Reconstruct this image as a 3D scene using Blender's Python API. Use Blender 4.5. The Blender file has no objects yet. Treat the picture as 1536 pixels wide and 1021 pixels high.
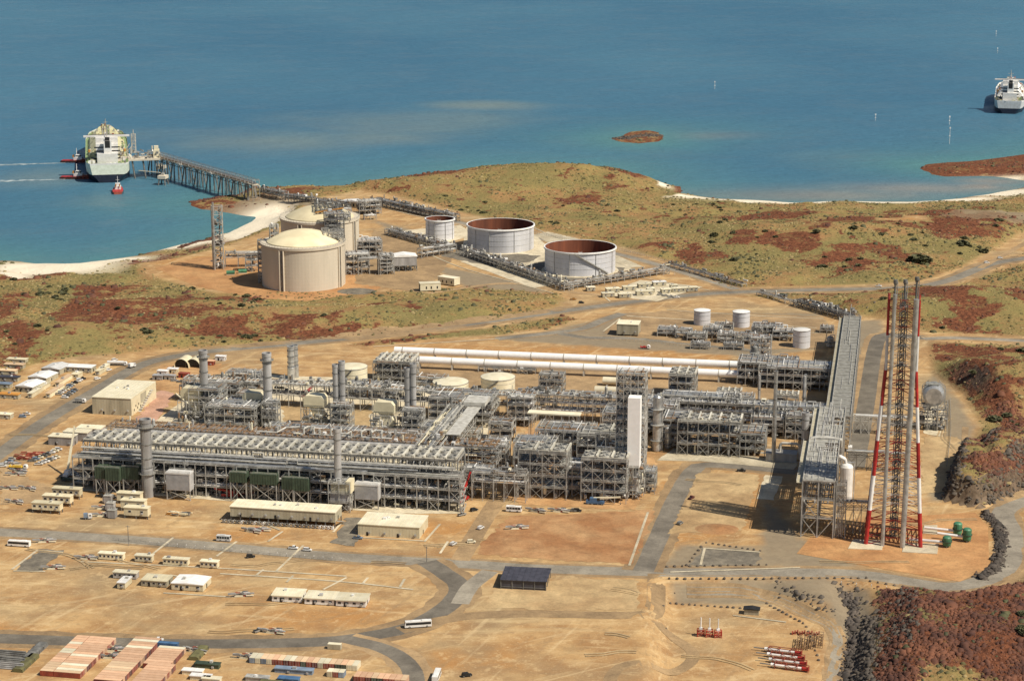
import bpy, math, random
import numpy as np
from mathutils import Vector
R=math.radians
SC=bpy.context.scene; COL=SC.collection
random.seed(7); RNG=np.random.default_rng(7)

# ------------------------------------------------------------------ camera
FPX=3035.0; PITCH=math.atan(730/3035.0); CAMZ=357.0; G0=10.0
cam=bpy.data.cameras.new('camera'); cam.sensor_width=36; cam.lens=36*FPX/1536
cam.clip_start=5; cam.clip_end=40000
camo=bpy.data.objects.new('camera',cam); COL.objects.link(camo)
camo.location=(0,0,CAMZ); camo.rotation_euler=(math.pi/2-PITCH,0,0); SC.camera=camo
# ------------------------------------------------------------------ light
SUN_AZ=R(120); SUN_EL=R(50)
w=bpy.data.worlds.new("World"); SC.world=w; w.use_nodes=True
nt=w.node_tree; sky=nt.nodes.new('ShaderNodeTexSky'); sky.sky_type='NISHITA'; sky.sun_disc=False
sky.sun_elevation=SUN_EL; sky.sun_rotation=SUN_AZ
bg=nt.nodes['Background']; bg.inputs['Strength'].default_value=0.062
nt.links.new(sky.outputs[0],bg.inputs[0])
sl=bpy.data.lights.new('sun','SUN'); sl.energy=4.8; sl.angle=R(0.5); sl.color=(1,0.92,0.78)
so=bpy.data.objects.new('sun',sl); COL.objects.link(so); so.location=(300,600,900)
sd=Vector((math.sin(SUN_AZ)*math.cos(SUN_EL),math.cos(SUN_AZ)*math.cos(SUN_EL),math.sin(SUN_EL)))
so.rotation_euler=sd.to_track_quat('Z','Y').to_euler()
SC.view_settings.view_transform='Standard'; SC.view_settings.look='None'
SC.view_settings.exposure=0.05; SC.view_settings.gamma=1
SC.render.engine='CYCLES'

# ------------------------------------------------------------------ measuring the place
_c,_s=math.cos(PITCH),math.sin(PITCH)
def at(px,py,z=G0):
    a=(px-768)/FPX;b=(510.5-py)/FPX
    dy=_c+b*_s;dz=-_s+b*_c;t=(z-CAMZ)/dz
    return Vector((a*t,dy*t,z))
def rise(px,py0,py1,z0=G0):
    p=at(px,py0,z0); lo=z0;hi=z0+250
    for _ in range(40):
        m=(lo+hi)/2; dz=m-CAMZ; zc=p.y*_c-dz*_s; yc=p.y*_s+dz*_c
        if 510.5-FPX*yc/zc>py1: lo=m
        else: hi=m
    return lo-z0
PL=R(-10.8)                       # bearing of the plant grid
_O=at(690,768)
def UVW(u,v,z=G0):
    return Vector((_O.x+u*math.cos(PL)-v*math.sin(PL),_O.y+u*math.sin(PL)+v*math.cos(PL),z))

# ------------------------------------------------------------------ materials
MT={}
SPECK={'asphalt','asphalt_dark','verge','red_earth','orange_earth','rust_earth','dust','gravel_grey','pad','rut','pink_pad'}
def mat(name,col,col2=None,rough=0.7,metal=0.0,scale=0.35,streak=0.0,amt=0.5,detail=5):
    m=bpy.data.materials.new(name); m.use_nodes=True; n=m.node_tree.nodes; l=m.node_tree.links
    b=n['Principled BSDF']; b.inputs['Roughness'].default_value=rough; b.inputs['Metallic'].default_value=metal
    if col2 is None: col2=tuple(c*0.72 for c in col)
    tc=n.new('ShaderNodeNewGeometry'); oi=n.new('ShaderNodeObjectInfo')
    mp=n.new('ShaderNodeMapping'); mp.inputs['Scale'].default_value=(scale,scale,scale*(0.15 if streak else 1))
    l.new(tc.outputs['Position'],mp.inputs['Vector'])
    nz=n.new('ShaderNodeTexNoise'); nz.inputs['Scale'].default_value=1; nz.inputs['Detail'].default_value=detail
    l.new(mp.outputs[0],nz.inputs['Vector'])
    rp=n.new('ShaderNodeValToRGB'); rp.color_ramp.elements[0].position=0.5-0.28*amt; rp.color_ramp.elements[1].position=0.5+0.35*amt
    rp.color_ramp.elements[0].color=(*col2,1); rp.color_ramp.elements[1].color=(*col,1)
    l.new(nz.outputs['Fac'],rp.inputs[0])
    hs=n.new('ShaderNodeHueSaturation'); mr=n.new('ShaderNodeMapRange'); mr.inputs[3].default_value=0.80; mr.inputs[4].default_value=1.13
    l.new(oi.outputs['Random'],mr.inputs[0]); l.new(mr.outputs[0],hs.inputs['Value']); l.new(rp.outputs[0],hs.inputs['Color'])
    l.new(hs.outputs[0],b.inputs['Base Color'])
    if name in SPECK:
        z2=n.new('ShaderNodeTexNoise'); z2.inputs['Scale'].default_value=.75; z2.inputs['Detail'].default_value=9; z2.inputs['Roughness'].default_value=.75; l.new(tc.outputs['Position'],z2.inputs['Vector'])
        z3=n.new('ShaderNodeTexNoise'); z3.inputs['Scale'].default_value=.11; z3.inputs['Detail'].default_value=8; z3.inputs['Roughness'].default_value=.65; z3.inputs['Distortion'].default_value=.6; l.new(tc.outputs['Position'],z3.inputs['Vector'])
        ad=n.new('ShaderNodeMath'); ad.operation='ADD'; l.new(z2.outputs['Fac'],ad.inputs[0]); l.new(z3.outputs['Fac'],ad.inputs[1])
        m2=n.new('ShaderNodeMapRange'); m2.inputs[1].default_value=.7; m2.inputs[2].default_value=1.3; m2.inputs[3].default_value=.66; m2.inputs[4].default_value=1.3; l.new(ad.outputs[0],m2.inputs[0])
        h2=n.new('ShaderNodeHueSaturation'); l.new(m2.outputs[0],h2.inputs['Value']); l.new(hs.outputs[0],h2.inputs['Color']); l.new(h2.outputs[0],b.inputs['Base Color'])
        bp=n.new('ShaderNodeBump'); bp.inputs['Strength'].default_value=.5; bp.inputs['Distance'].default_value=.4; l.new(z2.outputs['Fac'],bp.inputs['Height']); l.new(bp.outputs[0],b.inputs['Normal'])
    MT[name]=m; return m
mat('steel',(0.54,0.525,0.48),(0.30,0.29,0.265),0.6,0.15)
mat('steel_dark',(0.26,0.255,0.235),(0.12,0.117,0.108),0.7)
mat('steel_pale',(0.62,0.60,0.54),(0.4,0.38,0.33),0.55,0.1)
mat('grating',(0.38,0.37,0.33),(0.2,0.195,0.17),0.7)
mat('roof_grating',(0.43,0.415,0.36),(0.27,0.26,0.225),0.6,0.1)
mat('pipe_silver',(0.66,0.66,0.64),(0.4,0.4,0.39),0.35,0.55)
mat('pipe_brown',(0.34,0.22,0.12),(0.2,0.12,0.07),0.7)
mat('pipe_grey',(0.42,0.41,0.39),(0.26,0.25,0.235),0.6)
mat('white',(0.86,0.85,0.82),(0.72,0.70,0.66),0.5)
mat('white_clean',(0.93,0.92,0.90),(0.86,0.85,0.82),0.5)
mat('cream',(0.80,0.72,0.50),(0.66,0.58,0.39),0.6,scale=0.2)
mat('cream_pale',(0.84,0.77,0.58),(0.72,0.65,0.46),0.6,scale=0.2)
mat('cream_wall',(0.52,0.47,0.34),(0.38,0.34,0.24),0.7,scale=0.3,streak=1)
mat('concrete',(0.70,0.62,0.49),(0.62,0.55,0.43),0.85,scale=0.12,streak=1)
mat('dome',(0.80,0.70,0.46),(0.66,0.57,0.37),0.75,scale=0.1)
mat('tank_white',(0.70,0.70,0.72),(0.50,0.50,0.52),0.5,scale=0.09,streak=1)
mat('rust',(0.23,0.075,0.035),(0.12,0.04,0.022),0.85,scale=0.15,streak=1)
mat('stack_grey',(0.50,0.49,0.48),(0.34,0.33,0.32),0.5,0.2,scale=0.3,streak=1)
mat('stack_pale',(0.66,0.65,0.64),(0.52,0.51,0.50),0.5,0.1)
mat('beam_pale',(0.72,0.68,0.57),(0.52,0.49,0.41),0.6)
mat('hull_pale',(0.72,0.76,0.64),(0.6,0.64,0.52),0.5)
mat('green',(0.075,0.105,0.066),(0.045,0.066,0.042),0.6)
mat('green_bright',(0.09,0.27,0.15),(0.05,0.17,0.09),0.5)
mat('red',(0.50,0.03,0.025),(0.32,0.02,0.018),0.5)
mat('red_dull',(0.42,0.09,0.05),(0.25,0.055,0.035),0.65)
mat('salmon',(0.72,0.46,0.29),(0.64,0.39,0.235),0.75,scale=0.4)
mat('salmon_pale',(0.78,0.57,0.36),(0.70,0.49,0.30),0.75,scale=0.4)
mat('maroon',(0.16,0.03,0.03),(0.09,0.02,0.02),0.65)
mat('blue',(0.10,0.20,0.36),(0.06,0.13,0.24),0.55)
mat('blue_grey',(0.26,0.33,0.42),(0.17,0.22,0.29),0.6)
mat('navy',(0.075,0.072,0.09),(0.045,0.044,0.055),0.5)
mat('dark',(0.028,0.027,0.026),(0.015,0.015,0.015),0.6)
mat('glass',(0.025,0.03,0.035),(0.015,0.018,0.02),0.15)
mat('orange',(0.62,0.30,0.06),(0.42,0.19,0.04),0.6)
mat('yellow',(0.72,0.48,0.06),(0.5,0.33,0.04),0.55)
mat('olive',(0.16,0.15,0.06),(0.10,0.09,0.04),0.85)
mat('rubber',(0.03,0.03,0.03),None,0.85)
mat('hull',(0.022,0.028,0.05),(0.012,0.016,0.03),0.45)
mat('deck_green',(0.28,0.38,0.18),(0.2,0.28,0.13),0.7)
mat('deck_cream',(0.74,0.70,0.42),(0.55,0.50,0.28),0.65,scale=0.12)
mat('pad',(0.66,0.58,0.42),(0.52,0.44,0.30),0.9,scale=0.08)
mat('pink_pad',(0.52,0.31,0.22),(0.42,0.24,0.16),0.9,scale=0.08)
mat('asphalt',(0.33,0.29,0.225),(0.23,0.20,0.155),0.9,scale=0.05)
mat('asphalt_dark',(0.235,0.205,0.16),(0.145,0.125,0.098),0.9,scale=0.06)
mat('verge',(0.44,0.295,0.15),(0.30,0.20,0.105),0.95,scale=0.05)
mat('red_earth',(0.52,0.31,0.145),(0.35,0.165,0.065),0.95,scale=0.05,detail=8)
mat('orange_earth',(0.54,0.33,0.15),(0.38,0.20,0.08),0.95,scale=0.05,detail=8)
mat('gravel_grey',(0.25,0.215,0.16),(0.15,0.13,0.10),0.95,scale=0.25,detail=9)
mat('rust_earth',(0.58,0.325,0.135),(0.43,0.21,0.08),0.95,scale=0.04,detail=8)
mat('dust',(0.57,0.41,0.21),(0.40,0.26,0.125),0.95,scale=0.045,detail=8)
mat('rut',(0.46,0.335,0.18),(0.40,0.28,0.15),0.95,scale=0.08,detail=8)
mat('rock_red',(0.25,0.098,0.05),(0.09,0.036,0.024),0.9,scale=0.07,detail=10)
mat('rock_grey',(0.16,0.13,0.10),(0.075,0.062,0.05),0.9,scale=0.3)
mat('rock_black',(0.14,0.112,0.09),(0.06,0.05,0.042),0.9,scale=0.12,detail=8)
mat('leaf',(0.12,0.115,0.045),(0.065,0.065,0.028),0.8)
mat('tuft',(0.22,0.18,0.062),(0.13,0.11,0.04),0.9)
mat('pale_tuft',(0.40,0.31,0.14),(0.28,0.21,0.09),0.9)
mat('foam',(0.50,0.56,0.56),(0.07,0.15,0.2),0.7,scale=0.12,detail=8)

# ------------------------------------------------------------------ mesh kit
class M:
    def __init__(s): s.v=[];s.f=[];s.i=[];s.ms=[];s.c=0;s.items=[]
    def use(s,n):
        if n not in s.ms: s.ms.append(n)
        s.c=s.ms.index(n); return s
    def add(s,vs,fs):
        o=len(s.v); s.v+= [tuple(p) for p in vs]
        for f in fs: s.f.append(tuple(o+k for k in f)); s.i.append(s.c)
        return s
    def box(s,x0,y0,z0,x1,y1,z1):
        return s.add([(x0,y0,z0),(x1,y0,z0),(x1,y1,z0),(x0,y1,z0),(x0,y0,z1),(x1,y0,z1),(x1,y1,z1),(x0,y1,z1)],
            [(0,3,2,1),(4,5,6,7),(0,1,5,4),(1,2,6,5),(2,3,7,6),(3,0,4,7)])
    def cbox(s,x,y,z,a,b,c): return s.box(x-a/2,y-b/2,z,x+a/2,y+b/2,z+c)
    def bar(s,p,q,w): return s.tube(p,q,w*0.7,4,False,0.7854)
    def tube(s,p,q,r,n=8,caps=True,ph=0.0,r2=None):
        p=Vector(p);q=Vector(q);d=(q-p)
        if d.length<1e-6: return s
        d.normalize(); a=Vector((0,0,1)) if abs(d.z)<0.9 else Vector((1,0,0))
        x=d.cross(a).normalized(); y=d.cross(x); r2=r if r2 is None else r2
        vs=[];fs=[]
        for k in range(n):
            t=ph+2*math.pi*k/n; e=x*math.cos(t)+y*math.sin(t); vs.append(p+e*r); vs.append(q+e*r2)
        for k in range(n):
            j=(k+1)%n; fs.append((2*k,2*j,2*j+1,2*k+1))
        if caps: fs.append(tuple(2*k for k in range(n))[::-1]); fs.append(tuple(2*k+1 for k in range(n)))
        return s.add(vs,fs)
    def path(s,ps,r,n=6):
        for a,b in zip(ps[:-1],ps[1:]): s.tube(a,b,r,n,True)
        return s
    def lathe(s,x,y,pr,n=32,a0=0.0,a1=None):
        vs=[];fs=[];full=a1 is None
        cnt=n if full else n+1; sp=2*math.pi if full else a1-a0
        for (r,z) in pr:
            for k in range(cnt):
                t=a0+sp*k/n; vs.append((x+r*math.cos(t),y+r*math.sin(t),z))
        for j in range(len(pr)-1):
            for k in range(n):
                q=(k+1)%cnt; fs.append((j*cnt+k,j*cnt+q,(j+1)*cnt+q,(j+1)*cnt+k))
        return s.add(vs,fs)
    def prism(s,pts,z0,z1):
        n=len(pts)
        return s.add([(p[0],p[1],z0) for p in pts]+[(p[0],p[1],z1) for p in pts],
            [tuple(range(n))[::-1],tuple(range(n,2*n))]+[(k,(k+1)%n,n+(k+1)%n,n+k) for k in range(n)])
    def sideprism(s,pts,y0,y1):          # outline in x,z pushed along y
        n=len(pts)
        return s.add([(p[0],y0,p[1]) for p in pts]+[(p[0],y1,p[1]) for p in pts],
            [tuple(range(n)),tuple(range(n,2*n))[::-1]]+[(k,n+k,n+(k+1)%n,(k+1)%n) for k in range(n)])
    def mesh(s,name):
        me=bpy.data.meshes.new(name); me.from_pydata(s.v,[],s.f)
        for n in s.ms: me.materials.append(MT[n])
        if len(s.ms)>1: me.polygons.foreach_set('material_index',s.i)
        me.update(); return me
def put(name,me,parent=None,loc=(0,0,0),rz=0):
    o=bpy.data.objects.new(name,me); COL.objects.link(o); o.location=loc; o.rotation_euler=(0,0,rz)
    if parent is not None: o.parent=parent
    return o
LIB={}
def libmesh(kind,mt):
    if (kind,mt) not in LIB:
        m=M(); m.use(mt)
        if kind=='cabinet': m.box(-.5,-.5,0,.5,.5,1); m.use('steel_dark').box(-.3,-.51,.1,.3,-.501,.8)
        elif kind=='upright_drum': m.lathe(0,0,[(.01,0),(1,.02),(1,.8),(.6,.95),(.01,1)],12)
        else: m.tube((-.42,0,1),(.42,0,1),1,12); m.tube((.42,0,1),(.5,0,1),1,12,True,0,.5); m.tube((-.5,0,1),(-.42,0,1),.5,12,True,0,1)
        LIB[(kind,mt)]=m.mesh(kind)
    return LIB[(kind,mt)]
def part(m,name,parent,label=None,loc=(0,0,0)):
    its=m.items if isinstance(m,M) else []
    if its:
        its=sorted(its,key=lambda q:-q[3][0]*q[3][1]*q[3][2])
        for kd,mt_,p,s in its[:96]:
            if isinstance(mt_,M): o=put(kd,mt_.mesh(kd),parent,p)
            else: o=put(kd,libmesh(kd,mt_),parent,p); o.scale=s
        if len(its)>96:
            x=M()
            for kd,mt_,p,s in its[96:]:
                if isinstance(mt_,M): x.use(mt_.ms[0]).add(mt_.v,mt_.f)
                else: x.use(mt_).cbox(p[0],p[1],p[2],min(s[0],3),min(s[1]*2,3),s[2])
            o=put('small_fittings',x.mesh('small_fittings'),parent); o['kind']='stuff'
        if not m.v: return o
    o=put(name,m.mesh(name) if isinstance(m,M) else m,parent,loc)
    if label: o['label']=label
    return o
def tag(o,label,cat,group=None):
    o['label']=label;o['category']=cat
    if group:o['group']=group
    return o
def thing(name,label,cat,loc,rz=0,group=None):
    o=bpy.data.objects.new(name,None); COL.objects.link(o); o.empty_display_size=1
    o.location=loc;o.rotation_euler=(0,0,rz); return tag(o,label,cat,group)
def struct(name,m,kind='structure'):
    o=put(name,m.mesh(name) if isinstance(m,M) else m); o['kind']=kind; return o

# ------------------------------------------------------------------ terrain
def hash2(ix,iy,sd):
    h=(ix*374761393+iy*668265263+sd*982451653)&0xffffffff
    h=((h^(h>>13))*1274126177)&0xffffffff
    return ((h^(h>>16))&0xffff)/65535.0
def vnoise(x,y,sd):
    ix=np.floor(x).astype(np.int64);iy=np.floor(y).astype(np.int64);fx=x-ix;fy=y-iy
    fx=fx*fx*(3-2*fx);fy=fy*fy*(3-2*fy)
    return (hash2(ix,iy,sd)*(1-fx)+hash2(ix+1,iy,sd)*fx)*(1-fy)+(hash2(ix,iy+1,sd)*(1-fx)+hash2(ix+1,iy+1,sd)*fx)*fy
def fbm(x,y,sc,sd,o=4):
    r=0;a=0.5;t=0
    for k in range(o):
        r=r+a*vnoise(x/sc,y/sc,sd+k);t+=a;a*=0.5;sc*=0.5
    return r/t
def pw(pts,z=G0): return np.array([at(a,b,z)[:2] for a,b in pts])
def sdist(X,Y,poly):                   # signed distance, positive inside
    d=np.full(X.shape,1e18);ins=np.zeros(X.shape,bool);n=len(poly)
    for k in range(n):
        ax,ay=poly[k];bx,by=poly[(k+1)%n];ex,ey=bx-ax,by-ay
        t=np.clip(((X-ax)*ex+(Y-ay)*ey)/(ex*ex+ey*ey+1e-9),0,1)
        d=np.minimum(d,(X-ax-t*ex)**2+(Y-ay-t*ey)**2)
        c=(ay>Y)!=(by>Y); ins^= c&(X<(bx-ax)*(Y-ay)/((by-ay)+1e-12)+ax)
    d=np.sqrt(d); return np.where(ins,d,-d)
def ldist(X,Y,pts):
    d=np.full(X.shape,1e18)
    for (ax,ay),(bx,by) in zip(pts[:-1],pts[1:]):
        ex,ey=bx-ax,by-ay
        t=np.clip(((X-ax)*ex+(Y-ay)*ey)/(ex*ex+ey*ey+1e-9),0,1)
        d=np.minimum(d,(X-ax-t*ex)**2+(Y-ay-t*ey)**2)
    return np.sqrt(d)
def ss(a,b,x):
    t=np.clip((x-a)/(b-a),0,1); return t*t*(3-2*t)
SHORE=[(-60,386),(0,390),(33,392),(60,396),(110,395),(150,390),(200,383),(233,376),(267,367),(300,360),(320,352),(340,350),(360,342),(377,332),
 (380,325),(360,322),(333,318),(300,313),(283,307),(283,302),(317,297),(350,293),(363,287),(377,281),(417,280),(467,280),(512,282),(562,276),(612,270),
 (662,262),(699,253),(742,247),(800,246),(860,248),(912,250),(945,258),(958,272),(985,276),(1018,280),(1024,292),(1074,298),(1190,303),(1267,302),(1324,303),
 (1374,302),(1407,301),(1441,298),(1491,290),(1540,280),(1640,268)]
LAND=np.vstack([pw(SHORE,0.0),[[1500,2000],[1500,700],[-1500,700],[-900,1760]]])
PEN=pw([(1640,215),(1545,230),(1500,236),(1470,240),(1424,243),(1391,246),(1379,252),(1401,261),(1424,265),(1474,265),(1507,267),(1545,272),(1640,262)],0.0)
ISL=pw([(918,208),(935,204),(948,198),(972,196),(990,199),(996,205),(985,212),(955,215),(932,213)],0.0)
FLATS=[pw(p) for p in [
 [(-60,640),(0,600),(50,550),(110,538),(250,527),(420,515),(560,506),(700,486),(850,462),(850,440),(700,440),(640,440),(560,447),(480,452),(400,450),(300,432),(225,410),(218,395),(270,388),
  (350,368),(428,338),(470,300),(540,288),(590,295),(700,322),(800,345),(930,372),(1040,408),(1110,445),(1190,453),(1270,474),(1330,482),(1385,500),(1392,560),(1440,592),(1462,640),(1428,700),(1412,752),(1480,765),
  (1490,800),(1492,860),(1440,885),(1300,880),(1303,905),(1296,960),(1288,1060),(1280,1180),(-60,1180)],
 ]]
ROADS_FLAT=[pw(p) for p in [[(1110,437),(1350,432),(1390,428),(1430,418),(1470,402),(1500,393),(1580,384)],[(1330,505),(1380,505),(1600,514)],
  [(1420,880),(1480,868),(1512,845),(1517,800),(1507,765),(1600,735)],[(1470,402),(1500,385),(1560,352)]]]
LOWYARD=pw([(1015,893),(1145,892),(1262,940),(1240,1090),(1015,1090)],6.0)
BLOBS=[(250,470,150,22),(150,440,70,16),(430,490,70,13),(30,520,60,26),(560,464,34,7),(690,430,45,8),(120,490,90,20),(350,455,60,12),(640,495,60,7),(900,470,60,8),(1170,375,62,14),(1060,388,40,8),(1270,345,60,14),
 (1330,345,50,10),(1430,350,90,25),(1300,385,60,12),(1420,455,60,26),(1500,450,50,20),(1430,530,60,20),(1450,590,40,30),(1505,560,40,20),(1500,690,50,40),(1480,740,40,25),
 (1350,915,70,36),(1340,965,70,50),(1330,1015,70,50),(1420,930,110,60),(1460,1000,140,60),(1510,890,50,30),(1280,400,60,14),(1230,440,60,8),(1390,560,20,30),(720,262,60,8),(930,262,40,8),(1490,250,80,14),(330,305,60,10),(950,206,80,20),(335,304,70,16),(1470,248,110,16),(300,360,60,6),(240,378,50,5),
 (640,271,60,6),(720,258,80,5),(800,254,80,5),(880,257,80,6),(935,268,34,10),(220,388,60,8),(60,412,60,10),(0,470,50,20),(1120,330,40,8),(1190,322,60,8),(880,300,40,6),(480,505,50,6),(340,500,60,10),(560,505,60,8),(1340,500,30,8),(420,290,60,8)]
BW=[(at(a,b),c,d) for a,b,c,d in BLOBS]
HILLS=[(742,262,150,80,17),(900,266,90,50,10),(600,290,120,60,4),(1180,360,120,80,7),(1300,350,150,90,9),(1470,330,150,80,8),(1450,450,120,60,14),(1480,560,110,60,18),(1500,680,70,60,20),
 (1430,960,110,60,7),(1520,960,90,90,9),(250,460,150,50,6),(60,500,120,50,8),(150,432,90,30,5),(450,480,110,30,5),(640,470,90,18,3),(1490,240,140,60,12),(950,206,90,70,1),(700,460,60,20,3)]
HW=[(at(a,b,G0+e*0.6),c,d,e) for a,b,c,d,e in HILLS]
def terrain(X,Y):
    wx=X+(fbm(X,Y,60,91,3)-0.5)*14; wy=Y+(fbm(X,Y,60,95,3)-0.5)*14
    sh=np.maximum(np.maximum(sdist(wx,wy,LAND),sdist(wx,wy,PEN)),sdist(wx,wy,ISL)*0.8)
    fl=np.full(X.shape,-1e9)
    for p in FLATS: fl=np.maximum(fl,sdist(X,Y,p))
    for p in ROADS_FLAT: fl=np.maximum(fl,11-ldist(X,Y,p))
    base=np.where(sh<0,np.maximum(-6,sh*0.12),10*(1-np.exp(-np.maximum(sh,0)/75))); kf=ss(-28,-2,fl); base=base*(1-kf)+10*kf
    hill=np.zeros(X.shape)
    for p,rx,ry,e in HW: hill+=e*np.exp(-((X-p.x)/rx)**2*1.2-((Y-p.y)/ry)**2*1.2)
    hill=hill*(0.75+0.5*fbm(X,Y,50,11))+ (fbm(X,Y,38,21,5)-0.42)*9
    out=np.maximum(-fl,0)
    ramp=ss(0,26,out); steep=np.exp(-((X-at(1440,725).x)/40)**2-((Y-at(1440,725).y)/70)**2)+np.exp(-((X-at(1500,800).x)/30)**2-((Y-at(1500,800).y)/45)**2)
    ramp=np.maximum(ramp,ss(0,6,out)*np.minimum(steep,1)); hill=hill+steep*5*ss(0,8,out)
    far=np.clip(sh/40,0,1)
    isl0=np.maximum(ss(-1,3,sdist(X,Y,ISL))*.8,ss(-1,3,sdist(X,Y,PEN))*.6); h=base+np.maximum(hill,-2)*ramp*far*(sh>0); h=np.where(h>0,h*(1-isl0),h)
    # gully beside the low yard
    ly=sdist(X,Y,LOWYARD); h=h-6*ss(-16,0,ly)
    g=ldist(X,Y,pw([(1268,880),(1285,920),(1278,960),(1268,1080)])); h=h-5*np.exp(-(g/7)**2)
    flat=ss(0,14,-fl)
    veg=ss(0.5,10,out)*(ly<-16)
    rk=np.zeros(X.shape)
    for p,rx,ry in BW:
        s=FPX/(p.y*1.03); rk=np.maximum(rk,np.exp(-((X-p.x)/(rx/s))**2*0.9-((Y-p.y)/(ry/s/(357/p.y)))**2*0.9))
    for poly in VEGP: veg=np.maximum(veg,ss(-2,5,sdist(X+(fbm(X,Y,14,81,3)-.5)*10,Y+(fbm(X,Y,14,85,3)-.5)*10,poly)))
    nz=fbm(X,Y*1.0,26,41,5); nz2=fbm(X,Y,90,47,4)
    rock=np.clip((rk*0.62+nz*1.15+nz2*0.4-0.90)*3.2,0,1)*veg
    rock=np.clip(rock+np.clip((fbm(X,Y,11,261,4)-.60)*5,0,.8)*veg*np.clip(nz2*3-.7,.15,1),0,1)
    edge=np.exp(-((np.abs(sh)-2)/6)**2)
    beachmask=np.zeros(X.shape)
    for (a,b,c,d) in [(80,404,80,13),(170,392,45,7),(285,366,45,7),(375,342,36,24),(400,328,34,15),(1150,301,140,3.5),(1300,303,90,1.5),(1420,299,60,3),(1500,288,50,6),(0,425,40,10),(900,278,22,4),(985,282,16,3),(1490,266,40,2.5)]:
        p=at(a,b,2); s=FPX/(p.y*1.03); beachmask=np.maximum(beachmask,np.exp(-((X-p.x)/(c/s))**2-((Y-p.y)/(d/s/(357/p.y)))**2))
    beach=np.clip(beachmask*1.9*ss(48,18,sh),0,1)*ss(-9,-5,h*-1+0)
    beach=np.clip(beachmask*2.2,0,1)*(h<8.5)
    rock=np.maximum(rock*(1-beach),np.clip(edge*1.3*(1-np.clip(beachmask*2.5,0,1)),0,1)*(sh<12))
    grey=np.zeros(X.shape)
    for poly in GREYS: grey=np.maximum(grey,ss(-3,3,sdist(X+(fbm(X,Y,14,61,3)-.5)*8,Y+(fbm(X,Y,14,65,3)-.5)*8,poly)))
    red=np.zeros(X.shape)
    for poly in REDS: red=np.maximum(red,ss(-6,6,sdist(X+(fbm(X,Y,25,71,3)-.5)*22,Y+(fbm(X,Y,25,75,3)-.5)*22,poly)))
    isl=np.maximum(ss(-2,3,sdist(X,Y,ISL)),ss(-2,3,sdist(X,Y,PEN)*1.0)); si=ss(-1,2,sdist(X,Y,ISL)); rock=np.where(isl>.3,np.maximum(rock,1.2*(1-beach))*(1-.2*si),rock); hp=at(1420,960); rock=np.where((X>hp.x-50)&(Y<hp.y+70)&(X<400),rock*1.12,rock)
    grey=np.maximum(grey,isl*(.35+.1*si)*(1-beach)); veg=veg*(1-red)*(1-.8*grey); rock=rock*(1-red)*(1-.5*grey)
    return h,veg,rock,beach,grey,red,sh
VEGP=[pw(p) for p in [[(525,516),(640,502),(760,487),(850,473),(868,480),(820,493),(745,503),(640,510),(560,520)],[(640,436),(700,428),(835,438),(850,452),(700,476),(560,492),(500,500),(420,512),(300,520),(320,440),(560,438)],[(262,520),(300,512),(420,506),(420,512),(300,522)]]]
GREYS=[pw(p) for p in [[(286,306),(300,299),(350,295),(385,285),(420,290),(400,312),(372,320),(330,315)],[(1010,868),(1240,866),(1300,880),(1290,905),(1180,890),(1010,886)],[(1140,740),(1200,805),(1250,820),(1290,850),(1130,850),(1150,790)],[(1245,870),(1300,880),(1320,930),(1280,1060),(1240,1060)],
 [(1395,560),(1440,600),(1462,640),(1440,690),(1400,660),(1390,600)],[(1390,690),(1440,690),(1425,750),(1390,750)],[(1020,815),(1140,820),(1140,850),(990,850)],[(640,395),(790,425),(820,440),(700,432)],[(940,470),(1230,470),(1270,520),(1120,535),(760,510)],
 [(1440,325),(1560,325),(1560,345),(1400,345)],[(1270,480),(1325,480),(1300,690),(1255,700)],[(560,330),(640,350),(800,400),(640,380)],[(420,288),(500,300),(470,310),(400,300)]]]
REDS=[pw(p) for p in [[(225,395),(330,380),(395,395),(380,440),(300,430),(240,412)],[(1000,720),(1140,712),(1150,790),(1010,820)],[(1190,820),(1300,790),(1480,770),(1485,860),(1430,870),(1300,845)],[(330,790),(420,800),(400,815),(320,812)],
 [(560,520),(700,515),(1090,525),(1090,545),(640,520)],[(880,630),(940,640),(900,680),(850,690)],[(1290,870),(1400,895),(1330,900)],[(1310,345),(1390,340),(1400,350),(1310,352)],[(260,545),(330,545),(330,575),(250,570)],[(520,600),(560,600),(560,640),(510,640)],
 [(820,810),(920,812),(900,830),(800,826)],[(960,760),(1000,745),(985,775)],[(420,915),(600,905),(560,935),(400,940)],[(640,970),(720,985),(800,960),(760,1010),(650,1010)],[(0,930),(150,945),(0,950)],[(560,770),(700,780),(690,800),(640,810)]]]
def grid_mesh(name,xs,ys,Z,attrs,mname):
    nx,ny=len(xs),len(ys); X,Y=np.meshgrid(xs,ys)
    co=np.stack([X,Y,Z],-1).reshape(-1,3).astype(np.float32)
    a=(np.arange(ny-1)[:,None]*nx+np.arange(nx-1)[None]).ravel()
    q=np.stack([a,a+1,a+nx+1,a+nx],-1).astype(np.int32)
    me=bpy.data.meshes.new(name); me.vertices.add(len(co)); me.vertices.foreach_set('co',co.ravel())
    me.loops.add(q.size); me.loops.foreach_set('vertex_index',q.ravel())
    me.polygons.add(len(q)); me.polygons.foreach_set('loop_start',np.arange(0,q.size,4,dtype=np.int32))
    me.update(calc_edges=True); me.polygons.foreach_set('use_smooth',np.ones(len(q),bool))
    for an,ch in attrs.items():
        at_=me.attributes.new(an,'FLOAT_COLOR','POINT')
        at_.data.foreach_set('color',np.stack([c.ravel() for c in ch],-1).astype(np.float32).ravel())
    me.materials.append(mname); return me
def N(n,t,**k):
    o=n.new(t)
    for a,b in k.items(): o.inputs[a.replace('_',' ')].default_value=b
    return o
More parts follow.
